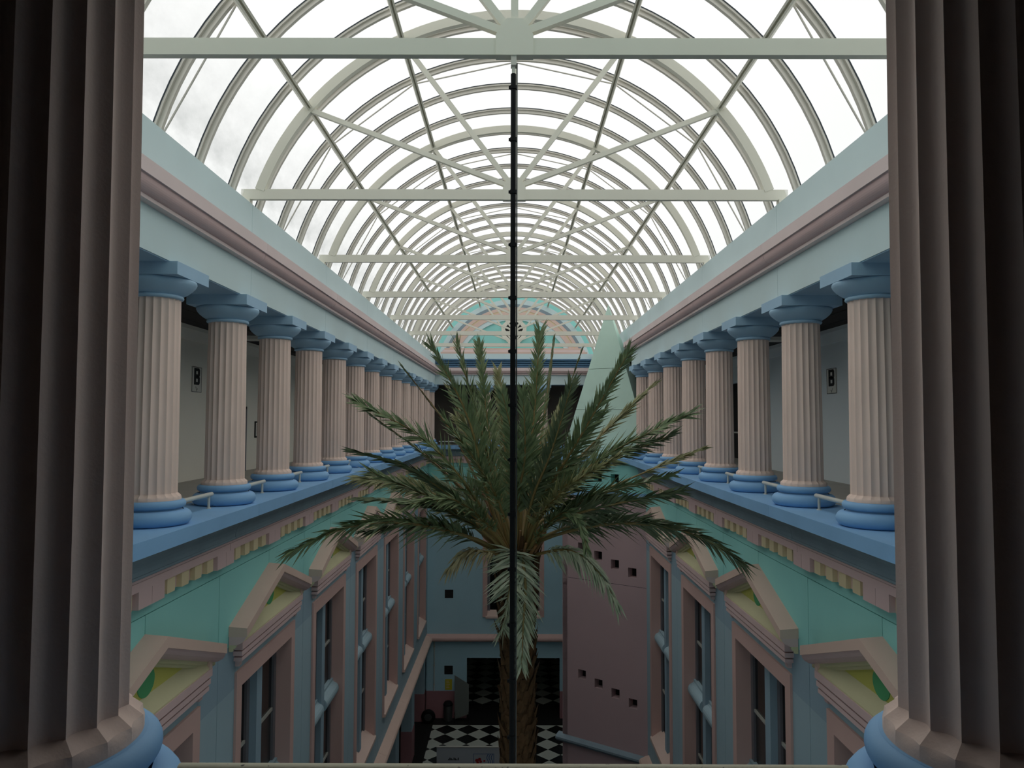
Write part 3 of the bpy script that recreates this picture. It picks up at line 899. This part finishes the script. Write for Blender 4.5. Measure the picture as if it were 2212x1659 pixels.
# letter signs
def letter_B(pl, z, w, h, o, flip):
    """heavy condensed B: stem, three bars, two bowls"""
    mb = MB()
    t, b = w * 0.34, h * 0.17
    def q(pts):
        pts = [(-flip * (x - w / 2), z + y) for x, y in pts]
        mb.prism(pts, pl, o - 0.004, o)
    q([(0, 0), (t, 0), (t, h), (0, h)])
    c = w * 0.14
    for y0, y1 in ((0, h * 0.54), (h * 0.46, h)):
        q([(t, y0), (w - c, y0), (w, y0 + c), (w, y0 + b), (t, y0 + b)])
        q([(t, y1 - b), (w, y1 - b), (w, y1 - c), (w - c, y1), (t, y1)])
        q([(w - t, y0 + b), (w, y0 + b), (w, y1 - b), (w - t, y1 - b)])
    return mb
def sign_B(fn, sx, d, z0, label):
    t = thing('letter_sign', label, 'sign', (0, 0, 0), 'letter signs on the gallery walls')
    o = GW
    W, H = 0.60, 0.68
    pl = lambda p, s: fn((s, p[1]), d + p[0])
    obj('sign_board', MB().prism([(-W / 2, z0), (W / 2, z0), (W / 2, z0 + H), (-W / 2, z0 + H)], pl, o - 0.02, o), 'sign', t)
    mb = MB()
    for a, b, c, e in ((-W / 2, W / 2, z0, z0 + 0.012), (-W / 2, W / 2, z0 + H - 0.012, z0 + H), (-W / 2, -W / 2 + 0.012, z0 + 0.012, z0 + H - 0.012), (W / 2 - 0.012, W / 2, z0 + 0.012, z0 + H - 0.012)):
        mb.prism([(a, c), (b, c), (b, e), (a, e)], pl, o - 0.024, o - 0.0205)
    obj('border_line', mb, 'ink', t)
    obj('letter_b', letter_B(pl, z0 + 0.2, 0.36, 0.45, o - 0.0205, -1 if sx < 0 else 1), 'ink', t)
    # small tick mark under the letter
    mk = MB()
    for (a, b), (c, e) in (((-0.07, 0.15), (0.0, 0.05)), ((0.0, 0.05), (0.05, 0.10)), ((-0.02, 0.03), (0.02, 0.03))):
        v = Vector((c - a, e - b))
        nn = Vector((-v.y, v.x)).normalized() * 0.006
        q = [(a + nn.x, z0 + b + nn.y), (a - nn.x, z0 + b - nn.y), (c - nn.x, z0 + e - nn.y), (c + nn.x, z0 + e + nn.y)]
        mk.prism(q, pl, o - 0.024, o - 0.0205)
    obj('tick_mark', mk, 'ink', t)
sign_B(mapL, -1, 20.0, 0.76, 'letter B sign on the left gallery wall')
sign_B(mapR, 1, 20.0, 0.76, 'letter B sign on the right gallery wall')
# doors, notice
dr = struct('door_1', 'grey door in the right gallery wall beside the first full column')
obj('door_leaf', box(GW - 0.03, GW + 0.02, 16.35, 17.35, -1.6, 0.26), 'gwallL', dr)
obj('door_head', box(GW - 0.06, GW, 16.3, 17.4, 0.27, 0.33), 'wframe', dr)
obj('door_head', box(GW - 0.05, GW, 16.3, 17.4, 0.39, 0.42), 'wframe', dr)
dr = struct('door_2', 'grey door in the left gallery wall behind the second full column')
obj('door_leaf', box(-GW + 0.03, -GW - 0.02, 22.7, 23.55, -1.6, 0.36), 'gwallL', dr)
obj('door_jamb', box(-GW + 0.06, -GW, 23.55, 23.72, -1.6, 0.44), 'wframe', dr)
obj('door_jamb', box(-GW + 0.06, -GW, 22.5, 22.7, -1.6, 0.44), 'wframe', dr)
obj('door_head', box(-GW + 0.06, -GW, 22.5, 23.72, 0.36, 0.44), 'wframe', dr)
nt = thing('framed_notice', 'small framed notice on the left gallery wall beside the third full column', 'notice', (-GW, 24.9, -0.3))
obj('notice_frame', box(0.0, 0.03, -0.32, 0.32, -0.27, 0.27), 'ink', nt)
obj('notice_sheet', box(0.03, 0.034, -0.27, 0.27, -0.22, 0.22), 'sign', nt)
mb = MB()
for k in range(7):
    mb.box(0.034, 0.036, -0.2, 0.05 + 0.14 * ((k * 37) % 10) / 10, 0.15 - 0.05 * k, 0.165 - 0.05 * k)
obj('notice_print', mb, 'ink', nt)

# ================================================================ ground floor
fl = struct('floor', 'black and white diamond tiled atrium floor')
obj('floor_bed', box(-9, 9, DN, 63, -19.1, -18.902), 'floorb', fl)
def clip(poly, x0, x1, y0, y1):
    for ax, lim, sg in ((0, x0, 1), (0, x1, -1), (1, y0, 1), (1, y1, -1)):
        out = []
        for i in range(len(poly)):
            a, b = poly[i - 1], poly[i]
            ia, ib = (a[ax] - lim) * sg >= 0, (b[ax] - lim) * sg >= 0
            if ia != ib:
                t = (lim - a[ax]) / (b[ax] - a[ax])
                out.append((a[0] + (b[0] - a[0]) * t, a[1] + (b[1] - a[1]) * t))
            if ib:
                out.append(b)
        poly = out
        if not poly:
            return []
    return poly
D = 1.36
def tiles(x0, x1, y0, y1, nm_w='pale_tile', nm_b='black_tile'):
    h = D / 2 - 0.006
    i0, i1 = math.floor((x0 + 4.11) / D) - 1, math.ceil((x1 + 4.11) / D) + 1
    j0, j1 = math.floor((y0 - 46.4) / D) - 1, math.ceil((y1 - 46.4) / D) + 1
    for i in range(i0, i1 + 1):
        for j in range(j0, j1 + 1):
            for nm, mt, ox in ((nm_b, 'tileb', 0), (nm_w, 'tilew', D / 2)):
                cx, cy_ = -4.11 + i * D + ox, 46.4 + j * D + ox
                p = clip([(cx - h, cy_), (cx, cy_ - h), (cx + h, cy_), (cx, cy_ + h)], x0, x1, y0, y1)
                if len(p) > 2:
                    obj(nm, MB().prism(p, lambda q, s: (q[0], q[1], s), -18.902, -18.897), mt, fl)
# black diamonds touch corner to corner; pale ones fill between, shifted half a diagonal
tiles(-5.0, 3.2, 41.6, 47.08)
tiles(-3.6, 3.6, 50.5, 60.6)
# ground-floor flanks: piers, dark arcade, dado
gl = struct('wall_ground_left', 'blue ground floor piers and dark arcade under the left facade', cat='wall')
for k in range(0, 9):
    c = S * (2 * k + 1)
    obj('pier', box(-5.62, -6.2, c - 0.55, c + 0.55, -18.9, -13.98), 'wallblue', gl)
    obj('pier_dado', box(-5.60, -6.22, c - 0.56, c + 0.56, -18.9, -17.2), 'dado', gl)
obj('arcade_lintel', box(-5.62, -6.2, DN, yF, -14.9, -13.98), 'wallblue', gl)
obj('arcade_back', box(-8.4, -8.6, DN, DF + 0.5, -17.2, -13.9), 'farblue', gl)
obj('arcade_dado', box(-8.38, -8.6, DN, DF + 0.5, -18.9, -17.2), 'dado', gl)
obj('arcade_soffit', box(-5.7, -8.6, DN, DF + 0.5, -14.0, -13.9), 'gceil', gl)
obj('arcade_end', box(-8.6, -5.5, DF + 0.3, DF + 0.5, -18.9, -13.9), 'farblue', gl)
gr = struct('wall_ground_right', 'blue ground floor wall under the right facade', cat='wall')
obj('ground_panel', box(5.6, 5.8, DN, DF + 0.5, -18.9, -13.9), 'wallblue', gr)
obj('rear_panel', box(5.6, 5.8, 31.3, DF + 0.5, -13.9, -1.8), 'wallblue', gr)
# room seen through the wide opening
rm = struct('wall_lobby', 'dim lobby beyond the wide ground floor opening', cat='wall')
obj('lobby_side', box(-5.2, -5.0, yF + 0.3, 63, -18.9, -14.5), 'gwallL', rm)
obj('lobby_side', box(5.0, 5.2, yF + 0.3, 63, -18.9, -14.5), 'gwallL', rm)
obj('lobby_back', box(-5.2, 5.2, 62.8, 63, -18.9, -14.5), 'gwallL', rm)
obj('lobby_ceiling', box(-5.2, 5.2, yF + 0.3, 63, -14.7, -14.5), 'gwallL', rm)

# things on the ground floor
t = thing('waste_bin', 'grey metal waste bin against the red dado of the far wall', 'bin', (-4.12, yF - 0.36, -18.895))
obj('bin_body', MB().lathe([[(0.0, 0.0), (0.27, 0.0)], [(0.27, 0.0), (0.29, 0.95)], [(0.29, 0.95), (0.0, 0.95)]], 24), 'metalbin', t)
obj('bin_lid', MB().lathe([[(0.30, 0.95), (0.30, 1.02)], [(0.30, 1.02), (0.22, 1.16), (0.0, 1.2)]], 24), 'black', t)
t = thing('yellow_notice', 'yellow notice card on the blue far wall above the bin', 'notice', (-4.12, yF - 0.012, -16.8))
obj('card', box(-0.22, 0.22, -0.008, 0.008, -0.33, 0.33), 'yellow', t)
mb = MB()
for k in range(5):
    mb.box(-0.15, 0.02 + 0.03 * (k % 3), -0.0095, -0.008, 0.2 - 0.1 * k, 0.23 - 0.1 * k)
obj('print', mb, 'sill', t)
t = thing('screen_panel', 'grey free-standing screen panel beside the wide opening', 'screen', (-3.35, yF - 0.5, -18.9))
obj('board', MB().prism([(-0.35, 0.12), (0.55, 0.45), (0.55, 2.3), (-0.35, 2.85)], lambda p, s: (p[0], s, p[1]), -0.02, 0.02), 'screen', t)
for q in (-0.33, 0.53):
    obj('leg', box(q - 0.02, q + 0.02, -0.2, 0.2, 0.0, 0.05).box(q - 0.02, q + 0.02, -0.02, 0.02, 0.05, 0.6), 'black', t)
t = thing('hose_drum', 'black round drum standing at the foot of the far left corner', 'drum', (-5.3, yF - 0.9, -18.9))
obj('drum_rim', MB().lathe([semi(0.22, 0.16, -0.16, 0.22, 10)], 28), 'black', t).matrix_local = Matrix.Translation((0, 0, 0.45)) @ Matrix.Rotation(math.radians(90), 4, 'X')
obj('drum_hub', MB().lathe([[(0.0, 0.17), (0.23, 0.17)], [(0.23, 0.17), (0.23, -0.17)], [(0.23, -0.17), (0, -0.17)]], 20), 'metalbin', t).matrix_local = Matrix.Translation((0, 0, 0.45)) @ Matrix.Rotation(math.radians(90), 4, 'X')
t = thing('white_pipe', 'thin white pipe running up the far left corner', 'pipe', (-5.05, yF - 0.05, -17.2))
obj('pipe', MB().tube([(0, 0, 0), (0, 0, 3.2)], 0.035, 8), 'conduit', t)
for z in (0.4, 1.6, 2.8):
    obj('clip', box(-0.06, 0.06, -0.03, 0.05, z - 0.03, z + 0.03), 'conduit', t)
# printed low hoarding by the palm
t = thing('printed_hoarding', 'low white hoarding with a small blue and red printed emblem', 'hoarding', (-2.43, 41.5, -18.897))
obj('board', box(-1.75, 1.75, -0.03, 0.03, 0.05, 1.05), 'banner', t)
obj('top_rail', box(-1.77, 1.77, -0.05, 0.05, 1.05, 1.10), 'sign', t)
for q in (-1.6, 0, 1.6):
    obj('foot', box(q - 0.04, q + 0.04, -0.25, 0.25, 0.0, 0.05), 'metalbin', t)
em = MB()
for a, b, c, e in ((0.26, 0.285, 0.1, 0.72), (1.36, 1.385, 0.1, 0.72), (0.285, 1.36, 0.695, 0.72), (0.285, 1.36, 0.1, 0.125)):
    em.box(a, b, -0.034, -0.03, c, e)
for k in range(3):
    pts = [(1.02 + 0.12 * k + 0.045 * math.sin(q * 0.9), 0.15 + 0.55 * q / 8) for q in range(9)]
    for p, q in zip(pts[:-1], pts[1:]):
        em.prism([(p[0], p[1]), (p[0] + 0.035, p[1]), (q[0] + 0.035, q[1]), (q[0], q[1])], lambda w, s: (w[0], s, w[1]), -0.034, -0.03)
obj('emblem_outline', em, 'blueprint', t)
rd = MB()
for cx, cz, r in ((0.46, 0.36, 0.1), (0.60, 0.42, 0.09), (0.66, 0.30, 0.08), (0.5, 0.24, 0.08), (0.86, 0.33, 0.06)):
    rd.prism([(cx + r * math.cos(a * math.pi / 5), cz + r * 0.9 * math.sin(a * math.pi / 5)) for a in range(10)], lambda w, s: (w[0], s, w[1]), -0.035, -0.03)
obj('emblem_mark', rd, 'red', t)
wd = MB()
for k in range(8):
    h = 0.07 + 0.035 * ((k * 5) % 3)
    wd.box(-1.12 + 0.075 * k, -1.07 + 0.075 * k, -0.034, -0.03, 0.36, 0.36 + h)
obj('printed_word', wd, 'ink', t)

# ================================================================ black pipe hanging from the first truss
t = thing('hanging_pipe', 'long black pipe hanging from the first truss in front of the palm', 'pipe', (-0.012, 3 * S, 0))
obj('pipe', MB().tube([(0, 0, 4.06), (0, 0, -18.9)], 0.031, 14), 'black', t)
obj('conduit', MB().tube([(0.042, 0.02, 4.2), (0.042, 0.02, -18.9)], 0.008, 10), 'metalbin', t)
obj('top_bracket', box(-0.03, 0.035, -0.05, 0.05, 4.15, 4.27).box(-0.02, 0.02, -0.02, 0.02, 4.05, 4.15), 'alu', t)
z = 3.9
cl_me = MB().lathe([[(0.031, 0.022), (0.04, 0.022)], [(0.04, 0.022), (0.04, -0.022)], [(0.04, -0.022), (0.031, -0.022)]], 14).box(-0.055, -0.035, -0.015, 0.015, -0.015, 0.015).mesh('collar', M['black'])
while z > -6:
    link('collar', cl_me, t, (0, 0, z))
    z -= 0.62

# ================================================================ palm
PD = 14.0
palm = thing('palm_tree', 'tall date palm with a wide feathery crown in the middle of the atrium', 'palm tree', (0.08, PD, -18.9))
PO = Vector((0.08, PD, -18.9))
def loc(p):
    return tuple(Vector(p) - PO)
tz = [-18.9, -16, -12, -8, -5.5, -4.2, -3.4, -2.9, -2.5, -2.2]
tr_ = [0.36, 0.33, 0.32, 0.31, 0.31, 0.315, 0.32, 0.33, 0.27, 0.12]
mb = MB()
rows = []
for k in range(200):
    z = -18.9 + 16.7 * k / 199
    j = max(i for i in range(len(tz)) if tz[i] <= z + 1e-6)
    j = min(j, len(tz) - 2)
    f = (z - tz[j]) / (tz[j + 1] - tz[j])
    r = tr_[j] + (tr_[j + 1] - tr_[j]) * f
    rows.append([(r * (1 + 0.05 * random.uniform(-1, 1)) * math.cos(a), r * (1 + 0.05 * random.uniform(-1, 1)) * math.sin(a), z + 18.9) for a in [2 * math.pi * q / 22 for q in range(22)]])
mb.grid(rows, True, True)
trunk = obj('trunk', mb, 'trunk', palm)
# old leaf bases wrapped round the trunk
mb = MB()
k = 0
z = -9.0
while z < -2.55:
    a = k * 2.39996
    near_top = max(0, (z + 4.2) / 1.6)
    r = 0.30 + 0.02 * random.random()
    ln = 0.20 + 0.10 * random.random() + 0.25 * near_top
    out = 0.02 + 0.10 * random.random() ** 3 + 0.12 * near_top
    w = 0.085 + 0.02 * random.random()
    c, s_ = math.cos(a), math.sin(a)
    P = lambda rr, tt, zz: (rr * c - tt * s_, rr * s_ + tt * c, zz + 18.9)
    b0, b1 = P(r - 0.03, -w, z), P(r - 0.03, w, z)
    m0, m1, mo = P(r + out * 0.5, -w * 0.7, z + ln * 0.55), P(r + out * 0.5, w * 0.7, z + ln * 0.55), P(r + out * 0.75, 0, z + ln * 0.5)
    t0, t1 = P(r + out, -w * 0.35, z + ln), P(r + out, w * 0.35, z + ln)
    bo = P(r + 0.035, 0, z)
    mb.quad(b0, bo, mo, m0)
    mb.quad(bo, b1, m1, mo)
    mb.poly([m0, mo, t0])
    mb.poly([mo, m1, t1])
    mb.poly([mo, t1, t0])
    mb.quad(m1, b1, b0, m0)
    mb.quad(m0, t0, t1, m1)
    k += 1
    z += 0.0185
obj('leaf_bases', mb, 'boot', trunk, kind='stuff')

def catmull(P, n):
    P = [P[0] * 2 - P[1]] + P + [P[-1] * 2 - P[-2]]
    out = []
    m = len(P) - 3
    for i in range(m):
        a, b, c, d = P[i:i + 4]
        for k in range(n):
            t = k / n
            out.append(0.5 * ((2 * b) + (c - a) * t + (2 * a - 5 * b + 4 * c - d) * t * t + (3 * b - a - 3 * c + d) * t ** 3))
    out.append(P[-2])
    return out
CROWN = Vector((0.09, PD, -2.45))
def frond(pts, leaf=0, half=58, lmax=0.46, ang=38, bare=0.28, droop=0.10, w=0.021, rib=0, twist=None, vee=0.5, tipfan=1.0):
    """pts: pixel, pixel, depth offset along the rib from near the crown to the tip"""
    half = int(half * 1.75)
    lmax = lmax * 1.15
    if twist is None:
        twist = random.choice((-1, 1)) * random.uniform(0.35, 0.9)
    P = []
    tip = at(pts[-1][0], pts[-1][1], PD + pts[-1][2])
    dirn = (at(pts[0][0], pts[0][1], PD + pts[0][2]) - CROWN)
    h = Vector((dirn.x, dirn.y, 0))
    h = h.normalized() * 0.12 if h.length > 1e-3 else Vector((0, 0.1, 0))
    P.append(CROWN + h + Vector((0, 0, -0.15)))
    for p in pts:
        P.append(at(p[0], p[1], PD + p[2]))
    C = catmull(P, 14)
    L = [0]
    for a, b in zip(C[:-1], C[1:]):
        L.append(L[-1] + (b - a).length)
    T = L[-1]
    def samp(t):
        s = t * T
        for i in range(len(L) - 1):
            if L[i + 1] >= s:
                f = (s - L[i]) / max(1e-6, L[i + 1] - L[i])
                return C[i].lerp(C[i + 1], f), (C[i + 1] - C[i]).normalized()
        return C[-1], (C[-1] - C[-2]).normalized()
    k = 14
    rp = [samp(q / k)[0] for q in range(k + 1)]
    rr = [0.034 * (1 - q / k) ** 0.8 + 0.005 for q in range(k + 1)]
    fr = obj('frond', MB().tube([loc(p) for p in rp], rr, 6), RACHIS[rib], palm)
    mb = MB()
    for i in range(half):
        t = bare + (1 - bare) * (i + 0.5 * random.random()) / half
        p, tg = samp(min(t, 0.999))
        side = tg.cross(Vector((0, 0, 1)))
        if side.length < 0.15:
            side = tg.cross(Vector((0, 1, 0)))
        side.normalize()
        side = Matrix.Rotation(twist, 3, tg) @ side
        up_ = side.cross(tg).normalized()
        u = (t - bare) / (1 - bare)
        ll = lmax * (0.45 + 0.55 * math.sin(math.pi * min(1, u * 1.15 + 0.12)) ** 0.7 if u < 0.75 else 0.45 + 0.55 * math.sin(math.pi * (0.75 * 1.15 + 0.12)) ** 0.7 * 1 + 0.1 * tipfan)
        for sg in (-1, 1):
            a = math.radians(ang * (1.15 - 0.55 * u) * random.uniform(0.75, 1.2))
            ve = random.uniform(-0.75, 0.75 + vee)
            d = (tg * math.cos(a) + (side * sg * math.cos(ve) + up_ * math.sin(ve)) * math.sin(a)).normalized()
            l = ll * random.uniform(0.8, 1.12)
            b = p
            m = p + d * l * 0.42 + Vector((0, 0, -droop * l * 0.15))
            e = p + d * l + Vector((0, 0, -droop * l))
            nv = d.cross(up_)
            if nv.length < 0.05:
                nv = d.cross(Vector((0.3, 1, 0.2)))
            nv = (Matrix.Rotation(random.uniform(-0.9, 0.9), 3, d) @ nv.normalized()) * w * random.uniform(0.8, 1.25)
            mb.poly([loc(b - nv * 0.35), loc(m - nv), loc(e), loc(m + nv), loc(b + nv * 0.35)])
    obj('leaflets', mb, LEAF[leaf], fr, kind='stuff')

FR = [
    # left half of the crown, top to bottom
    dict(pts=[(1085, 1080, 0.4), (1060, 960, 0.8), (1035, 745, 1.4)], leaf=0, vee=0.7),
    dict(pts=[(1075, 1080, 0.0), (1040, 930, 0.1), (985, 740, 0.3)], leaf=0, vee=0.6),
    dict(pts=[(1060, 1090, -0.3), (1010, 900, -0.5), (930, 745, -0.6)], leaf=0, vee=0.6),
    dict(pts=[(1050, 1080, 0.8), (980, 940, 1.5), (868, 790, 2.0)], leaf=1, ang=7, lmax=0.34, half=46, rib=1),
    dict(pts=[(1065, 1080, 0.5), (1020, 950, 1.2), (968, 838, 1.8)], leaf=2, ang=24, lmax=0.4),
    dict(pts=[(1050, 1110, -0.4), (930, 960, -0.9), (770, 868, -1.4)], leaf=0, lmax=0.5, vee=0.4),
    dict(pts=[(1040, 1100, 0.4), (920, 985, 1.0), (805, 900, 1.4)], leaf=1, ang=8, lmax=0.36, half=46, rib=1),
    dict(pts=[(1030, 1120, -0.6), (900, 1020, -1.4), (765, 975, -2.0)], leaf=1, ang=16, lmax=0.40),
    dict(pts=[(1030, 1130, 0.2), (900, 1050, 0.4), (775, 1035, 0.5)], leaf=2, lmax=0.48, vee=0.3, droop=0.25),
    dict(pts=[(1035, 1140, -0.8), (920, 1090, -1.6), (780, 1078, -2.4)], leaf=1, ang=14, lmax=0.40),
    dict(pts=[(1040, 1150, -0.2), (950, 1085, -0.6), (800, 1020, -1.0)], leaf=0, lmax=0.46),
    dict(pts=[(1030, 1165, -0.5), (870, 1130, -1.2), (745, 1142, -1.7), (636, 1190, -2.0)], leaf=0, half=74, lmax=0.52, droop=0.25, ang=42),
    dict(pts=[(1030, 1170, -0.3), (930, 1130, -0.8), (790, 1150, -1.2)], leaf=1, lmax=0.42, droop=0.2),
    dict(pts=[(1070, 1195, -0.4), (1010, 1192, -0.6), (972, 1228, -0.7)], leaf=4, half=26, lmax=0.34, droop=0.7, bare=0.35),
    # right half
    dict(pts=[(1128, 1080, 0.3), (1150, 940, 0.6), (1166, 715, 1.0)], leaf=0, half=66, lmax=0.5, vee=0.5),
    dict(pts=[(1140, 1080, 0.9), (1170, 940, 1.6), (1196, 735, 2.4)], leaf=1, ang=7, lmax=0.34, bare=0.6, half=30),
    dict(pts=[(1145, 1080, 1.0), (1190, 950, 1.8), (1256, 758, 2.6)], leaf=1, ang=8, lmax=0.36, bare=0.4, half=36),
    dict(pts=[(1160, 1100, -0.4), (1250, 950, -0.9), (1358, 760, -1.2)], leaf=0, half=66, lmax=0.48, vee=0.4),
    dict(pts=[(1160, 1100, 0.6), (1250, 990, 1.2), (1415, 826, 1.8)], leaf=2, ang=18, lmax=0.40, bare=0.62, half=34),
    dict(pts=[(1155, 1110, 0.4), (1230, 1000, 0.8), (1312, 880, 1.1)], leaf=1, lmax=0.36),
    dict(pts=[(1165, 1110, -0.5), (1300, 990, -1.2), (1492, 892, -1.8)], leaf=0, half=62, lmax=0.5, vee=0.4),
    dict(pts=[(1165, 1120, -0.2), (1290, 1010, -0.5), (1448, 940, -0.8)], leaf=1, lmax=0.46, vee=0.4),
    dict(pts=[(1165, 1130, 0.6), (1300, 1060, 1.3), (1520, 967, 2.0)], leaf=2, ang=16, lmax=0.34, bare=0.7, half=22),
    dict(pts=[(1165, 1130, 0.1), (1290, 1070, 0.4), (1455, 1025, 0.8)], leaf=0, lmax=0.44),
    dict(pts=[(1170, 1140, -0.6), (1300, 1095, -1.3), (1468, 1062, -1.8)], leaf=1, lmax=0.46),
    dict(pts=[(1175, 1165, -0.4), (1330, 1130, -1.0), (1490, 1150, -1.5), (1600, 1212, -1.8)], leaf=1, half=74, lmax=0.5, droop=0.2, ang=40),
    dict(pts=[(1175, 1160, 0.2), (1300, 1120, 0.6), (1440, 1130, 0.9)], leaf=1, lmax=0.44, droop=0.2),
    dict(pts=[(1170, 1150, -0.8), (1215, 1108, -1.2), (1250, 1125, -1.5), (1268, 1185, -1.6)], leaf=0, half=50, lmax=0.3, ang=34, vee=0.3),
    dict(pts=[(1170, 1195, -0.5), (1235, 1190, -0.9), (1290, 1232, -1.2), (1332, 1300, -1.3)], leaf=3, half=54, lmax=0.36, droop=0.55, ang=38),
    # hanging in front of the trunk
    dict(pts=[(1108, 1190, -0.45), (1104, 1260, -0.62), (1096, 1310, -0.66), (1088, 1362, -0.62)], leaf=3, half=44, lmax=0.52, ang=72, bare=0.10, droop=0.12, twist=0.0, vee=0.0),
    dict(pts=[(1128, 1200, -0.40), (1136, 1270, -0.58), (1132, 1340, -0.62), (1128, 1440, -0.60)], leaf=3, half=40, lmax=0.42, ang=46, bare=0.10, droop=0.2, twist=0.0, vee=0.0),
    # centre and back of the crown
    dict(pts=[(1100, 1080, 0.8), (1090, 960, 1.4), (1075, 800, 2.2)], leaf=2, lmax=0.46),
    dict(pts=[(1115, 1080, -0.6), (1110, 960, -1.0), (1085, 850, -1.3)], leaf=0, lmax=0.46, vee=0.6),
    dict(pts=[(1120, 1080, -0.5), (1135, 980, -0.9), (1130, 850, -1.2)], leaf=0, lmax=0.46, vee=0.6),
    dict(pts=[(1135, 1090, 1.0), (1170, 980, 1.9), (1215, 870, 2.6)], leaf=2, lmax=0.44),
    dict(pts=[(1150, 1100, 1.0), (1220, 1020, 2.0), (1290, 960, 2.6)], leaf=1, lmax=0.44),
    dict(pts=[(1090, 1100, 1.0), (1040, 1000, 1.9), (985, 900, 2.6)], leaf=2, lmax=0.44),
    dict(pts=[(1080, 1110, 0.9), (1000, 1040, 1.8), (900, 970, 2.5)], leaf=1, lmax=0.44),
    dict(pts=[(1060, 1120, 0.6), (960, 1050, 1.5), (850, 1060, 2.2)], leaf=1, lmax=0.44),
    dict(pts=[(1165, 1120, -0.8), (1230, 1050, -1.6), (1330, 990, -2.2)], leaf=2, lmax=0.44),
    dict(pts=[(1080, 1090, -0.8), (1030, 1000, -1.4), (960, 905, -1.8)], leaf=0, lmax=0.46),
    dict(pts=[(1150, 1080, -0.7), (1190, 980, -1.2), (1235, 830, -1.5)], leaf=1, lmax=0.46),
    dict(pts=[(1060, 1140, -0.7), (980, 1080, -1.4), (880, 1090, -2.0)], leaf=0, lmax=0.44),
    dict(pts=[(1170, 1150, -0.3), (1270, 1080, -0.6), (1390, 1080, -0.8)], leaf=0, lmax=0.44),
]
for k in FR:
    frond(**k)
# cut petiole stubs fanning at the crown's heart
for k in range(26):
    a = k * 2.39996
    ln = random.uniform(0.35, 0.75)
    tilt = random.uniform(0.35, 1.0)
    p0 = Vector((0.01 + 0.18 * math.cos(a), 0.18 * math.sin(a), 18.9 - 2.75 + 0.25 * random.random()))
    p1 = p0 + Vector((math.cos(a) * math.sin(tilt), math.sin(a) * math.sin(tilt), math.cos(tilt))) * ln
    obj('petiole_stub', MB().tube([tuple(p0), tuple(p0.lerp(p1, 0.6)), tuple(p1)], [0.05, 0.035, 0.022], 6), RACHIS[1], palm)
